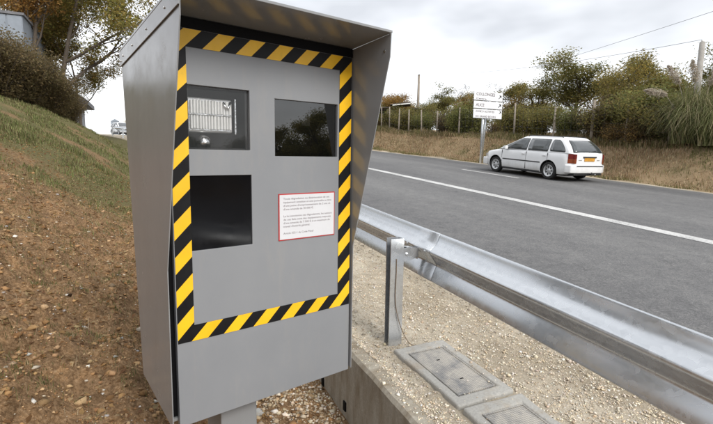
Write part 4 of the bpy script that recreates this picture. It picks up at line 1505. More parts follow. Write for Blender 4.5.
# left bank ------------------------------------------------------------
random.seed(31)
for i, (px, u, sc) in enumerate(((-14, -5.6, 1.0), (3, -5.4, 1.02), (14, -5.5, 1.0), (24, -5.5, 0.98), (33, -5.4, 0.93), (41, -5.5, 0.95), (49, -5.2, 0.86), (57, -5.1, 0.80), (10, -6.8, 1.15), (-4, -6.6, 1.2), (64, -4.9, 0.70), (71, -4.8, 0.60))):
    yy = 21 + i * 0.9 + (u + 5.5) * -2
    xx = (_f + _x2 * ((px - 356.5) / 452.9) - _u2 * ((120 - 212) / 452.9))
    xx = xx.x / xx.y * yy
    plant('shrub', 'thicket', xx - float(xoff(yy)), yy, sc, random.uniform(0, 6.28), 'dense brown bramble thicket on the left bank' + (' right below the grey building' if px < 20 else ' under the large tree' if px < 52 else ' tapering down to the small grey house'), 'shrub', 'bramble thickets on the left bank')


def at_px(px, py, y):
    v_ = _f + _x2 * ((px - 356.5) / 452.9) - _u2 * ((py - 212) / 452.9)
    t = y / v_.y
    return Vector((0, 0, EYE)) + v_ * t


def plant_xy(key, x, y, sc, rz, lb, zoff=0.0):
    e = plant('tree', key, x - float(xoff(y)), y, sc, rz, lb, 'tree')
    e.location.z += zoff
    return e


p_ = at_px(60, 110, 31)
plant_xy('big', p_.x, 31, 0.98, 0.8, 'large thinly leafed tree rising above the brown thicket on the left')
p_ = at_px(30, 100, 29)
plant_xy('orange', p_.x, 29, 1.05, 2.0, 'slender orange leafed tree beside the grey building')
p_ = at_px(80, 110, 33)
plant_xy('thin', p_.x, 33, 0.80, 1.1, 'olive tree leaning out over the small grey house on the left')
p_ = at_px(45, 110, 35)
plant_xy('thin', p_.x, 35, 1.0, 2.7, 'brownish tree between the large tree and the orange one')
p_ = at_px(8, 100, 34)
plant_xy('big', p_.x, 36, 0.8, 3.4, 'thin tree behind the grey building at the left edge')
p_ = at_px(127, 130, 62)
plant_xy('yellow', p_.x, 62, 0.42, 1.0, 'small yellow tree beside the distant white car')

# grey building behind the thicket
p0 = at_px(-60, 13, 27); p1 = at_px(22, 13, 27)
zb_ = float(gz(p1.x, 27)) - 0.5
bd = empty('grey_building', (p1.x, 27, zb_))
tag(bd, 'grey clad building showing above the thicket at the left edge', 'building')
W_ = p1.x - p0.x
MB().box(-W_, 0, 0, 6, 0, p1.z - zb_ - 0.12).build('wall', MAT['clad'], bd)
nr = int(W_ / 0.62)
for k in range(nr):
    bevel(MB().box(-(k + 1) * 0.62 + 0.03, -k * 0.62 - 0.03, -0.035, -0.002, 0.02, p1.z - zb_ - 0.14).build('cladding_panel', MAT['clad'], bd), 0.008)
MB().box(-W_ - 0.1, 0.08, -0.1, 6.1, p1.z - zb_ - 0.118, p1.z - zb_).build('roof', MAT['roof_grey'], bd)
# small house with jutting eave
pe = at_px(88, 99, 42)
zb_ = float(gz(pe.x, 42)) - 0.6
hs = empty('small_house', (pe.x, 42, zb_))
tag(hs, 'small grey house with jutting eave behind the left thicket', 'house')
hh = pe.z - zb_
MB().box(-4.6, -0.75, 0.3, 5, 0, hh - 0.45).build('wall', MAT['render_wall'], hs)
MB().prism([(-2.7, hh + 1.9), (0.0, hh - 0.12), (0.0, hh - 0.45), (-0.75, hh - 0.449), (-4.6, hh - 0.449), (-5.3, hh - 0.42)], lambda x_, z_, a_: (x_, a_, z_), 0.0, 5.3).build('roof', MAT['roof_grey'], hs)
MB().box(-3.2, -2.3, 0.24, 0.298, hh - 1.7, hh - 0.7).build('window', MAT['car_glass'], hs)
MB().box(-2.2, -1.7, 2.0, 2.5, hh + 1.2, hh + 2.3).build('chimney', MAT['render_wall'], hs)
# far grey building by the distant car
pf = at_px(119, 119, 78)
zb_ = float(gz(pf.x, 78)) - 1
fb = empty('distant_barn', (pf.x, 78, zb_))
tag(fb, 'tiny grey barn on the skyline behind the distant car', 'barn')
MB().box(-1.1, 0, 0, 3, 0, pf.z - zb_ - 0.35).build('wall', MAT['clad'], fb)
MB().prism([(-1.12, pf.z - zb_ - 0.349), (0.02, pf.z - zb_ - 0.349), (-0.55, pf.z - zb_)], lambda x_, z_, a_: (x_, a_, z_), -0.02, 3.02).build('roof', MAT['clad'], fb)

# ------------------------------------------------------------------ fence beyond the road
fu = 18.15
fy0 = at_col(700, fu)
fe = empty('wire_fence', (fu + float(xoff(fy0)), fy0, float(gz(fu, fy0))))
tag(fe, 'wire fence with weathered wooden posts along the far bank', 'fence')
fl_ = Vector(fe.location)
fpx = [668, 624, 590, 552, 513, 484, 458, 436, 421, 408, 398, 389, 381]
fpos = []
random.seed(3)
for px in fpx:
    y = at_col(px, fu)
    x = fu + float(xoff(y))
    z = float(gz(x, y))
    h_ = 1.62 + random.uniform(-0.1, 0.12)
    if px == 590: h_ = 1.85
    tl = Vector((random.uniform(-0.05, 0.05), random.uniform(-0.05, 0.05), 0))
    b_ = Vector((x, y, z - 0.15)) - fl_
    fpos.append((Vector((x, y, z)), h_, tl))
    MB().tube([b_, b_ + tl * 0.5 + Vector((0, 0, h_ * 0.5)), b_ + tl + Vector((0, 0, h_ + 0.15))], [0.075, 0.068, 0.06] if px == 590 else [0.055, 0.05, 0.043], 8).build('post', MAT['wood_grey'], fe, True)
for hz in (0.15, 0.5, 0.85, 1.2, 1.5):
    pts = []
    for (p_, h_, tl) in fpos:
        pts.append(p_ + tl * (hz / h_) + Vector((-0.06, 0, hz)) - fl_)
    MB().tube(pts, 0.006, 4).build('wire', MAT['cable_black'], fe)
# woven mesh uprights
mb = MB()
for i in range(len(fpos) - 1):
    a_, b_ = fpos[i][0] - fl_, fpos[i + 1][0] - fl_
    n_ = int((b_ - a_).length / 0.3)
    for k in range(1, n_):
        q = a_.lerp(b_, k / n_) + Vector((-0.07, 0, 0))
        mb.box(q.x - 0.003, q.x + 0.003, q.y - 0.003, q.y + 0.003, q.z + 0.1, q.z + 1.5)
o_ = mb.build('mesh_uprights', MAT['cable_black'], fe)
o_['kind'] = 'stuff'

# ------------------------------------------------------------------ lean-to shed
su = 20.2
sy = at_col(398, su)
sx = su + float(xoff(sy))
sz_ = float(gz(sx, sy))
sh = empty('lean_to_shed', (sx, sy, sz_), R(-32))
sh.scale = (1, 1, 0.80)
tag(sh, 'dark open lean-to shed with a white fascia behind the fence', 'shed')
for (x_, y_, h_) in ((-2.2, 0, 2.15), (-0.9, 0, 2.2), (0.35, 0, 2.3), (1.6, 0, 2.05), (-2.2, 2, 1.8), (1.6, 2, 1.8)):
    MB().box(x_ - 0.07, x_ + 0.07, y_ - 0.07, y_ + 0.07, -0.1, h_).build('post', MAT['wood_grey'], sh)
MB().prism([(-2.5, 2.16), (-0.2, 2.28), (-0.2, 2.38), (-2.5, 2.26)], lambda x_, z_, a_: (x_, a_, z_), -0.3, 2.3).build('roof', MAT['wood_dark'], sh)
MB().prism([(-0.7, 2.5), (0.9, 2.72), (0.9, 2.82), (-0.7, 2.6)], lambda x_, z_, a_: (x_, a_, z_), -0.5, 2.3).build('roof', MAT['wood_dark'], sh)
MB().prism([(-0.5, 2.42), (0.9, 2.60), (0.9, 2.70), (-0.5, 2.52)], lambda x_, z_, a_: (x_, a_, z_), -0.56, -0.51).build('fascia', MAT['white_trim'], sh)
MB().prism([(0.9, 2.2), (2.6, 2.0), (2.6, 2.1), (0.9, 2.3)], lambda x_, z_, a_: (x_, a_, z_), -0.3, 2.3).build('roof', MAT['wood_dark'], sh)
for k in range(14):
    x_ = -2.2 + k * 0.28
    MB().box(x_, x_ + 0.26, 2.06, 2.09, 0.0, 1.8).build('plank', MAT['wood_dark'], sh)

# ------------------------------------------------------------------ poles and wires
pu = 19.6
yy = at_col(701, pu)
ptop = at_px(702.5, 42, yy)
zb_ = float(gz(ptop.x, yy))
pole = empty('utility_pole', (ptop.x, yy, zb_))
tag(pole, 'pale concrete utility pole rising out of the pampas grass', 'utility pole')
hp = ptop.z - zb_
MB().tube([(0, 0, -0.3), (0, 0, hp)], [0.13, 0.09], 10).build('shaft', MAT['pole_concrete'], pole, True)
MB().tube([(0, 0, hp), (0, 0, hp + 0.05), (0, 0, hp + 0.10)], [0.05, 0.05, 0.02], 8).build('insulator', MAT['white_trim'], pole, True)
tu = 21.5
y2 = at_col(419, tu)
t2 = at_px(419, 75, y2)
zb2 = float(gz(t2.x, y2))
tp = empty('utility_pole', (t2.x, y2, zb2))
tag(tp, 'thin dark wooden pole rising above the lean-to shed', 'utility pole')
MB().tube([(0, 0, -0.3), (0, 0, t2.z - zb2)], [0.13, 0.085], 8).build('shaft', MAT['wood_grey'], tp, True)
MB().tube([(0, 0, t2.z - zb2 - 0.02), (0, 0, t2.z - zb2 + 0.05)], [0.10, 0.03], 8).build('cap', MAT['wood_dark'], tp, True)


def wire(a_, b_, sag, label, r=0.008):
    a_, b_ = Vector(a_), Vector(b_)
    pts_ = [a_.lerp(b_, k / 24) - Vector((0, 0, sag * 4 * (k / 24) * (1 - k / 24))) for k in range(25)]
    tag(MB().tube(pts_, r, 5).build('overhead_wire', MAT['cable_grey'], None, True), label, 'wire')


wire((ptop.x, yy, ptop.z + 0.09), (t2.x, y2, t2.z + 0.04), 0.35, 'thin overhead wire from the right concrete pole to the far thin pole')
a_ = at_px(760, -4, 7.5); b_ = at_px(430, 96, 46)
wire(a_, b_, 0.25, 'upper overhead wire crossing the sky above the trees on the right', 0.007)

# ------------------------------------------------------------------ pampas grass
def pampas(px, u, sc, label, nb=2600, plumes=()):
    y = at_col(px, u)
    x = u + float(xoff(y))
    e = empty('pampas_grass', (x, y, float(gz(x, y)) - 0.05))
    tag(e, label, 'pampas grass', 'pampas clumps by the right pole')
    n_ = nb
    az = rng.uniform(0, 2 * math.pi, n_)
    L_ = rng.uniform(0.9, 2.9, n_) * sc
    out_ = rng.uniform(0.15, 0.75, n_)
    seg = 7
    tt = np.linspace(0, 1, seg + 1)
    r_ = (out_[:, None] * L_[:, None] * tt ** 1.25 * 0.75)
    z_ = L_[:, None] * (tt * 1.02 - (0.25 + 0.85 * out_[:, None]) * tt ** 2.4)
    b0 = rng.normal(0, 0.16 * sc, (n_, 2))
    X_ = b0[:, :1] + r_ * np.cos(az)[:, None]; Y_ = b0[:, 1:] + r_ * np.sin(az)[:, None]
    z_ = np.maximum(z_, -0.55 * np.clip(r_ / 1.2, 0, 1) + 0.02)
    w_ = 0.011 * (1 - tt * 0.85)[None] * np.ones((n_, 1))
    sx_ = -np.sin(az)[:, None] * w_; sy_ = np.cos(az)[:, None] * w_
    A = np.stack([X_ - sx_, Y_ - sy_, z_], 2); B = np.stack([X_ + sx_, Y_ + sy_, z_], 2)
    V = np.stack([A, B], 2).reshape(n_, -1, 3)
    k = (seg + 1) * 2
    base = np.arange(n_)[:, None, None] * k
    q = np.array([[2 * i_, 2 * i_ + 1, 2 * i_ + 3, 2 * i_ + 2] for i_ in range(seg)])
    F = (base + q[None]).reshape(-1, 4)
    cols = pick([(0.19, 0.20, 0.08), (0.14, 0.155, 0.06), (0.27, 0.26, 0.13), (0.38, 0.33, 0.20), (0.10, 0.12, 0.045)], n_, 0.22)
    link('leaves', np_mesh('leaves', V.reshape(-1, 3), F, True, MAT['blade'], np.repeat(cols, k, 0)), e)
    for (dx, dy, dz, lean) in plumes:
        # stalk and plume
        tipv = Vector((dx, dy, dz))
        MB().tube([(0, 0, 0.2), tipv * 0.55 + Vector((0, 0, 0.15)), tipv], [0.016, 0.014, 0.012], 5, False).build('stalk', MAT['wood_grey'], e)
        m_ = 900
        t_ = rng.random(m_)
        ax = (Vector((lean[0], lean[1], lean[2]))).normalized()
        ctr = np.array(tipv)[None] + np.array(ax)[None] * (t_ * 0.75)[:, None]
        rad = 0.13 * np.sin(np.pi * np.clip(t_ * 0.9 + 0.08, 0, 1)) ** 0.8
        C_ = ctr + rng.normal(0, 0.55, (m_, 3)) * rad[:, None]
        Vp, Fp, cp = leaf_cloud(C_, rng.uniform(0.06, 0.12, m_), pick([(0.52, 0.46, 0.38), (0.60, 0.55, 0.47), (0.44, 0.37, 0.29)], m_, 0.1), 0.2, 0.22)
        link('plume', np_mesh('plume', Vp, Fp, False, MAT['plume'], cp), e)
    return e


pampas(690, 18.2, 1.35, 'large green pampas grass clump with drooping pale plumes below the pole', 3200,
       ((-0.1, 0.0, 2.25, (-0.25, 0.1, 1)), (-0.45, 0.35, 2.2, (-0.4, 0.3, 0.75)), (-0.75, 0.6, 1.8, (-0.75, 0.5, 0.2)), (0.15, -0.35, 2.1, (0.2, -0.25, 0.9))))
pampas(716, 18.0, 1.2, 'pampas grass clump cut by the right edge of the picture', 2400, ())
pampas(668, 18.7, 0.85, 'smaller pampas grass clump left of the plumed one', 1600, ())

# ------------------------------------------------------------------ direction sign
sgx, sgy = 15.12, 17.77
sgz = float(grade(sgy))
sg = empty('road_sign', (sgx, sgy, sgz))
tag(sg, 'white three panel direction sign on grey posts beyond the road', 'road sign')
MB().tube([(0, 0, -0.3), (0.06, 0, 3.35)], [0.06, 0.058], 12).build('post', MAT['galv'], sg, True)
MB().tube([(0.38, 0.4, -0.2), (0.40, 0.1, 3.35)], [0.05, 0.05], 10).build('post', MAT['galv'], sg, True)
zt = 3.40
rows = [(2.995, 3.425, ('COLLONGES', 0.20, 1.15, 0.0), ('Centre', 0.11, 0.62, 0.0)), (2.615, 2.968, ('AUCE', 0.20, 0.52, 0.0), None), (2.150, 2.588, ('ZONE D ACTIVITES', 0.13, 1.15, 0), ('DU GRAND BOURG', 0.13, 1.25, 0))]
ROT = R(3)
for i, (z0, z1, t1, t2_) in enumerate(rows):
    x0, x1 = -0.66, 1.10
    pnl = bevel(MB().prism([(x0, z0), (x1, z0), (x1, z1), (x0, z1)], lambda x_, z_, a_: (x_, a_, z_ ), -0.125, -0.095).build('sign_panel', MAT['sign_white'], sg), 0.006)
    # dark rim along the foot of the panel
    MB().box(x0 + 0.002, x1 - 0.002, -0.128, -0.1255, z0 + 0.001, z0 + 0.020).build('border', MAT['ink_dark'], pnl)
    for j, tx in enumerate((t1, t2_)):
        if not tx: continue
        tm = text_mesh('lettering', tx[0], tx[1], MAT['ink'], True, tx[2])
        to = link('lettering', tm, pnl)
        to.rotation_euler = (R(90), 0, 0)
        zz = (z1 - tx[1] * 0.72 - 0.05) if t2_ and j == 0 else (z0 + 0.055 if j == 1 else (z0 + z1) / 2 - tx[1] * 0.36)
        to.location = (x0 + 0.12, -0.1275, zz)
    # arrow pointing up and right
    c = (x1 - 0.17, (z0 + z1) / 2)
    s = 0.09 if i < 2 else 0.07
    if i == 2: c = (x1 - 0.12, z1 - 0.12)
    mb = MB()
    mb.add([(c[0] - s, -0.1278, c[1] + s * 0.85), (c[0] - s * 0.2, -0.1278, c[1] + s * 0.3), (c[0] + s * 0.3, -0.1278, c[1] - s * 0.2), (c[0] + s, -0.1278, c[1] - s), (c[0] + s, -0.1278, c[1] + s)][0:0] or
           [(c[0] - s * 0.6, -0.1278, c[1] + s), (c[0] + s, -0.1278, c[1] + s), (c[0] + s, -0.1278, c[1] - s * 0.6)], [(0, 2, 1)])
    mb.add([(c[0] - s, -0.1279, c[1] - s * 0.7), (c[0] - s * 0.7, -0.1279, c[1] - s), (c[0] + s * 0.5, -0.1279, c[1] + s * 0.2), (c[0] + s * 0.2, -0.1279, c[1] + s * 0.5)], [(0, 1, 2, 3)])
    mb.build('arrow', MAT['ink_dark'], pnl)
for zz in (2.35, 2.80, 3.2):
    MB().box(-0.6, 1.04, -0.094, -0.06, zz, zz + 0.05).build('bracket', MAT['sign_back'], sg)

# ------------------------------------------------------------------ estate car
def sst1(a, b, x): return float(sst(a, b, x))


def car_hw(y):
    base = 0.842
    r_ = 0.16 * (1 - sst1(-0.90, -0.50, y)) ** 2 + 0.30 * sst1(2.55, 3.46, y) ** 2.2
    return base - r_


def car_top(y):
    if y > 2.30:
        t = (y - 2.30) / 1.12
        return 0.905 - 0.185 * t - 0.15 * max(0, t - 0.72) ** 1.5 * 4
    return 0.935 - 0.03 * sst1(0.8, 2.3, y)


def car_bot(y):
    return 0.19 + 0.09 * (1 - sst1(-0.9, -0.45, y)) + 0.04 * sst1(2.9, 3.45, y)


def section(y, kz=1.0, kx=1.0):
    hw_, zt_, zb_ = car_hw(y) * kx, car_top(y), car_bot(y)
    mid = 0.55
    zt_ = mid + (zt_ - mid) * kz; zb_ = mid + (zb_ - mid) * kz
    H_ = zt_ - zb_
    pts_ = [(0, zb_), (hw_ * 0.80, zb_), (hw_ * 0.94, zb_ + 0.03), (hw_ * 0.972, zb_ + 0.10), (hw_ * 0.985, zb_ + 0.20), (hw_ * 0.998, zb_ + H_ * 0.42), (hw_, zb_ + H_ * 0.55), (hw_ * 0.997, zb_ + H_ * 0.68),
            (hw_ * 0.985, zb_ + H_ * 0.80), (hw_ * 0.965, zb_ + H_ * 0.90), (hw_ * 0.935, zb_ + H_ * 0.965), (hw_ * 0.88, zt_), (hw_ * 0.5, zt_ + 0.018), (0, zt_ + 0.024)]
    return pts_


def build_car(name, label):
    e = empty(name, (0, 0, 0))
    tag(e, label, 'car')
    st = [(-0.885, 0.80, 0.95), (-0.875, 0.93, 0.985), (-0.855, 0.985, 0.998)] + [(y_, 1, 1) for y_ in np.linspace(-0.82, 3.2, 60)] + [(3.28, 1, 1), (3.34, 0.99, 1), (3.39, 0.96, 0.985), (3.425, 0.88, 0.96), (3.44, 0.72, 0.92)]
    v_, f_ = [], []
    nS = None
    for y_, kz, kx in st:
        h_ = section(y_, kz, kx)
        ring = [(x_, y_, z_) for x_, z_ in h_] + [(-x_, y_, z_) for x_, z_ in h_[-2:0:-1]]
        nS = len(ring)
        v_ += ring
    for i in range(len(st) - 1):
        for k in range(nS):
            f_.append((i * nS + k, i * nS + (k + 1) % nS, (i + 1) * nS + (k + 1) % nS, (i + 1) * nS + k))
    f_.append(tuple(range(nS))); f_.append(tuple(range((len(st) - 1) * nS, len(st) * nS)))
    mb_ = MB(); mb_.add(v_, f_)
    body = mb_.build('body', [MAT['car_white'], MAT['car_black']], e, True)
    # wheel arches cut out of the body
    cut = MB()
    for yc in (0.0, 2.52):
        for sx_ in (-1, 1):
            pr = [(0.345 * math.cos(2 * math.pi * k / 28), 0.345 * math.sin(2 * math.pi * k / 28)) for k in range(28)]
            cut.prism(pr, lambda a_, b_, c_, yc=yc, sx_=sx_: (sx_ * c_, yc + a_, 0.31 + b_), 0.52, 1.1, 1)
    co = cut.build('cutter', [MAT['car_white'], MAT['car_black']])
    bo = body.modifiers.new('arch', 'BOOLEAN'); bo.operation = 'DIFFERENCE'; bo.object = co; bo.solver = 'EXACT'
    dg = bpy.context.evaluated_depsgraph_get(); dg.update()
    nm_ = bpy.data.meshes.new_from_object(body.evaluated_get(dg))
    body.modifiers.clear()
    body.data = nm_
    bpy.data.objects.remove(co, do_unlink=True)
    try:
        nm_.set_sharp_from_angle(angle=R(38))
    except Exception:
        pass
    # greenhouse
    zB, zT = 0.915, 1.375
    hwk = lambda k: 0.795 - 0.055 * k - 0.135 * k ** 1.8
    yr = lambda k: -0.81 + 0.12 * k + 0.33 * k ** 1.7
    yf = lambda k: 2.44 - 1.10 * k + 0.08 * k * k
    zk = lambda k: zB + (zT - zB) * k

    def ring(hw_, y0, y1, z_, r_=0.13, n_=6):
        o_ = []
        for cx_, cy_, a0 in ((hw_ - r_, y0 + r_, -90), (hw_ - r_, y1 - r_, 0), (-hw_ + r_, y1 - r_, 90), (-hw_ + r_, y0 + r_, 180)):
            for j in range(n_ + 1):
                a_ = R(a0 + 90 * j / n_)
                o_.append((cx_ + r_ * math.cos(a_), cy_ + r_ * math.sin(a_), z_))
        return o_
    rings = [ring(hwk(k), yr(k), yf(k), zk(k)) for k in np.linspace(0, 1, 10)]
    for ins, dz in ((0.03, 0.022), (0.075, 0.038), (0.16, 0.049), (0.32, 0.058)):
        rings.append(ring(hwk(1) - ins, yr(1) + ins * 0.9, yf(1) - ins * 1.1, zT + dz))
    v_ = [q for r_ in rings for q in r_]
    n_ = len(rings[0])
    f_ = [(i * n_ + k, i * n_ + (k + 1) % n_, (i + 1) * n_ + (k + 1) % n_, (i + 1) * n_ + k) for i in range(len(rings) - 1) for k in range(n_)]
    f_.append(tuple(range((len(rings) - 1) * n_, len(rings) * n_)))
    mb_ = MB(); mb_.add(v_, f_)
    mb_.build('cabin', MAT['car_white'], e, True)

    def side_glass(nm, yl, yr_, k0, k1, s_, off, mat, rc=0.0):
        m_ = MB(); ks = np.linspace(k0, k1, 9); vv = []
        for k in ks:
            e0 = rc * (math.exp(-((k - k0) / 0.06)) + math.exp(-((k1 - k) / 0.06)))
            a_, b_ = yl(k) + e0, yr_(k) - e0
            for j in range(5):
                vv.append((s_ * (hwk(k) + off), a_ + (b_ - a_) * j / 4, zk(k)))
        m_.add(vv, [(i * 5 + j, i * 5 + j + 1, i * 5 + 5 + j + 1, i * 5 + 5 + j) for i in range(8) for j in range(4)])
        # give the pane a body
        o_ = m_.build(nm, mat, e, True)
        sol = o_.modifiers.new('solid', 'SOLIDIFY'); sol.thickness = 0.006; sol.offset = 0
        return o_
    for s_ in (-1, 1):
        for (yl, yr_, k0, k1, rc) in ((lambda k: 1.06, lambda k: min(yf(k) - 0.13, 2.13), 0.06, 0.88, 0.02), (lambda k: 0.13, lambda k: 0.98, 0.06, 0.88, 0.02), (lambda k: yr(k) + 0.21, lambda k: 0.03, 0.09, 0.87, 0.035)):
            side_glass('window_rubber', lambda k: yl(k) - 0.018, lambda k: yr_(k) + 0.018, k0 - 0.035, k1 + 0.03, s_, 0.003, MAT['car_black'], rc)
            side_glass('side_window', yl, yr_, k0, k1, s_, 0.008, MAT['car_glass'], rc)

    def end_glass(nm, yfun, sgn, k0, k1, wfun, off, mat):
        m_ = MB(); ks = np.linspace(k0, k1, 9); vv = []
        for k in ks:
            w__ = wfun(k)
            for j in range(7):
                vv.append((-w__ + 2 * w__ * j / 6, yfun(k) + sgn * off, zk(k)))
        m_.add(vv, [(i * 7 + j, i * 7 + j + 1, i * 7 + 7 + j + 1, i * 7 + 7 + j) for i in range(8) for j in range(6)])
        o_ = m_.build(nm, mat, e, True)
        sol = o_.modifiers.new('solid', 'SOLIDIFY'); sol.thickness = 0.006; sol.offset = 0
    end_glass('window_rubber', yr, -1, 0.06, 0.90, lambda k: hwk(k) - 0.105, 0.004, MAT['car_black'])
    end_glass('rear_window', yr, -1, 0.10, 0.87, lambda k: hwk(k) - 0.125, 0.010, MAT['car_glass'])
    end_glass('window_rubber', yf, 1, 0.04, 0.95, lambda k: hwk(k) - 0.10, 0.004, MAT['car_black'])
    end_glass('windscreen', yf, 1, 0.07, 0.92, lambda k: hwk(k) - 0.12, 0.010, MAT['car_glass'])

    # side details that follow the body
    def strip(nm, y0, y1, z0, z1, mat, s_, proud=0.008, n__=24):
        m_ = MB(); vv = []
        for i in range(n__ + 1):
            y_ = y0 + (y1 - y0) * i / n__
            hw_ = car_hw(y_)
            for (dx, z_) in ((-0.02, z0), (proud, z0 + 0.002), (proud, z1 - 0.002), (-0.02, z1)):
                vv.append((s_ * (hw_ + dx), y_, z_))
        ff = [(i * 4 + j, i * 4 + j + 1, i * 4 + 4 + j + 1, i * 4 + 4 + j) for i in range(n__) for j in range(3)]
        ff += [(0, 1, 2, 3), tuple(n__ * 4 + j for j in range(4))]
        m_.add(vv, ff)
        return m_.build(nm, mat, e)
    for s_ in (-1, 1):
        strip('rub_strip', 0.37, 2.14, 0.525, 0.565, MAT['car_black'], s_)
        strip('sill', 0.38, 2.14, 0.195, 0.25, MAT['car_black'], s_, -0.004)
        for y0 in (2.20, 1.02, 0.08):
            for (z0, z1) in ((0.27, 0.523), (0.567, 0.88)):
                strip('door_gap', y0 - 0.005, y0 + 0.005, z0, z1, MAT['car_black'], s_, 0.0012 if z0 < 0.5 else 0.0005, 1)
        for y0 in (1.16, 0.22):
            strip('door_handle', y0 - 0.07, y0 + 0.07, 0.775, 0.805, MAT['car_white'], s_, 0.022, 3)
        # mirror
        m_ = MB()
        m_.prism([(1.93, 0.90), (2.06, 0.915), (2.08, 0.97), (2.03, 1.02), (1.93, 1.03)], lambda a_, b_, c_, s_=s_: (s_ * c_, a_, b_), 0.815, 0.96)
        bevel(m_.build('mirror', MAT['car_white'], e), 0.02, 3)
        # tail lamp, wrapping round the corner
        for (z0, z1, mt) in ((0.60, 0.742, 'tail_amber'), (0.744, 0.90, 'tail_red')):
            pl = [(car_hw(-0.71) + 0.004, -0.71), (car_hw(-0.76) + 0.009, -0.76), (car_hw(-0.82) + 0.010, -0.82), (car_hw(-0.86) + 0.006, -0.885), (0.67, -0.908), (0.62, -0.908), (0.62, -0.80), (0.68, -0.72)]
            bevel(MB().prism(pl, lambda a_, b_, c_, s_=s_: (s_ * a_, b_, c_), z0, z1).build('tail_lamp', MAT[mt], e), 0.006, 2)
        # head lamp
        pl = [(car_hw(3.12) + 0.004, 3.12), (car_hw(3.25) + 0.006, 3.25), (car_hw(3.36) + 0.002, 3.37), (0.36, 3.442), (0.36, 3.3), (0.6, 3.15)]
        bevel(MB().prism(pl, lambda a_, b_, c_, s_=s_: (s_ * a_, b_, c_), 0.555, 0.66).build('headlight', MAT['head_glass'], e), 0.008, 2)
        # roof rail
        MB().tube([(s_ * 0.545, -0.25, 1.395), (s_ * 0.55, -0.2, 1.437), (s_ * 0.55, 0.5, 1.447), (s_ * 0.55, 1.2, 1.437), (s_ * 0.545, 1.26, 1.395)], 0.013, 6).build('roof_rail', MAT['car_black'], e, True)
    # bumpers
    for (pl, z0, z1, mt, nm) in (
        ([(-0.80, -0.62), (-0.852, -0.66), (-0.80, -0.86), (-0.60, -0.945), (0.60, -0.945), (0.80, -0.86), (0.852, -0.66), (0.80, -0.62)], 0.29, 0.555, 'car_white', 'bumper'),
        ([(-0.72, 3.0), (-0.815, 3.02), (-0.70, 3.36), (-0.45, 3.49), (0.45, 3.49), (0.70, 3.36), (0.815, 3.02), (0.72, 3.0)], 0.25, 0.53, 'car_white', 'bumper')):
        bevel(MB().prism(pl, lambda a_, b_, c_: (a_, b_, c_), z0, z1).build(nm, MAT[mt], e), 0.03, 3)
    bevel(MB().box(-0.62, 0.62, -0.951, -0.93, 0.50, 0.535).build('bumper_strip', MAT['car_black'], e), 0.004)
    bevel(MB().box(-0.66, 0.66, -0.90, -0.6, 0.215, 0.295).build('rear_valance', MAT['car_black'], e), 0.02)
    bevel(MB().box(-0.42, 0.42, 3.43, 3.452, 0.57, 0.64).build('grille', MAT['car_black'], e), 0.006)
    bevel(MB().box(-0.24, 0.24, -0.905, -0.886, 0.675, 0.785).build('number_plate', MAT['plate_yellow'], e), 0.003)
    bevel(MB().box(-0.31, 0.31, -0.915, -0.884, 0.787, 0.83).build('plate_lamp_bar', MAT['car_black'], e), 0.005)
    MB().box(0.36, 0.50, -0.893, -0.886, 0.70, 0.722).build('badge', MAT['rim'], e)
    MB().box(-0.50, -0.36, -0.893, -0.886, 0.70, 0.722).build('badge', MAT['rim'], e)
    MB().tube([(0.0, -0.845, 0.955), (0.05, -0.83, 0.975), (0.42, -0.785, 1.02)], 0.011, 6).build('rear_wiper', MAT['car_black'], e)
    MB().tube([(0.36, -0.90, 0.24), (0.36, -0.72, 0.25)], 0.028, 10).build('exhaust', MAT['rim'], e, True)
    MB().tube([(0.0, -0.94, 0.27), (0.0, -1.02, 0.275), (0.0, -1.03, 0.33)], 0.022, 8).build('tow_hook', MAT['car_black'], e, True)
    MB().tube([(0.0, 0.1, 1.425), (0.0, -0.02, 1.60)], [0.006, 0.002], 5).build('aerial', MAT['car_black'], e)
    # wheels
    RW = 0.293
    tyre = MB().lathe([(0.19, -0.075), (0.255, -0.088), (0.280, -0.082), (RW, -0.062), (RW, 0.062), (0.280, 0.082), (0.255, 0.088), (0.19, 0.075)], lambda a_, b_, c_: (c_, a_, b_), 36).mesh('tyre', MAT['tyre'], True)
    rb = MB()
    rb.lathe([(0.0, 0.060), (0.05, 0.062), (0.07, 0.045), (0.165, 0.050), (0.185, 0.074), (0.198, 0.082), (0.203, 0.074), (0.20, -0.05), (0.0, -0.05)], lambda a_, b_, c_: (c_, a_, b_), 36)
    rim = rb.mesh('rim', MAT['rim'], True)
    hb = MB()
    for k in range(7):
        a0 = 2 * math.pi * k / 7
        ca, sa = math.cos(a0), math.sin(a0)
        pl = [(0.085, -0.016), (0.150, -0.024), (0.150, 0.024), (0.085, 0.016)]
        hb.prism(pl, lambda u_, v_, c_, ca=ca, sa=sa: (c_, u_ * ca - v_ * sa, u_ * sa + v_ * ca), 0.040, 0.0515)
    slots = hb.mesh('rim_slots', MAT['car_black'])
    for yc in (0.0, 2.52):
        for s_ in (-1, 1):
            w_ = link('wheel', tyre, e)
            w_.location = (s_ * 0.735, yc, RW)
            w_.rotation_euler = (0, 0, 0 if s_ > 0 else math.pi)
            link('rim', rim, w_)
            link('rim_slots', slots, w_)
    # dark floor under the body
    MB().box(-0.60, 0.60, -0.5, 3.0, 0.16, 0.22).build('underbody', MAT['car_black'], e)
    return e


car = build_car('estate_car', 'white estate car with yellow rear plate driving away in the far lane')
cx0, cy0 = 12.39 + 0.80, 11.15
car.location = (cx0, cy0, float(grade(cy0)) + 0.009)
car.rotation_euler = (math.atan(G), 0, R(0.6))

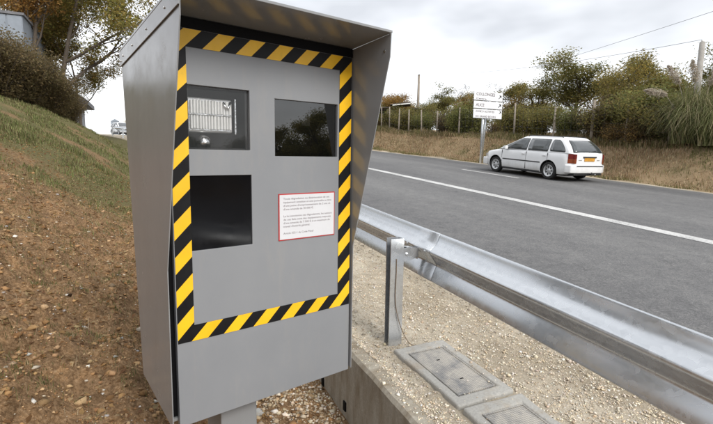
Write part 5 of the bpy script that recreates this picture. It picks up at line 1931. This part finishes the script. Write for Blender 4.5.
far = copy_tree(car)
far['label'] = 'tiny white car far away on the road left of the cabinet'
fy = 60.0
fp = at_px(119.5, 128, fy)
far.name = 'distant_car'
dz = float(grade(fy + 0.5) - grade(fy - 0.5))
far.location = (fp.x, fy, float(grade(fy)) + 0.01)
far.rotation_euler = (-math.atan(dz), 0, R(180 + 18))
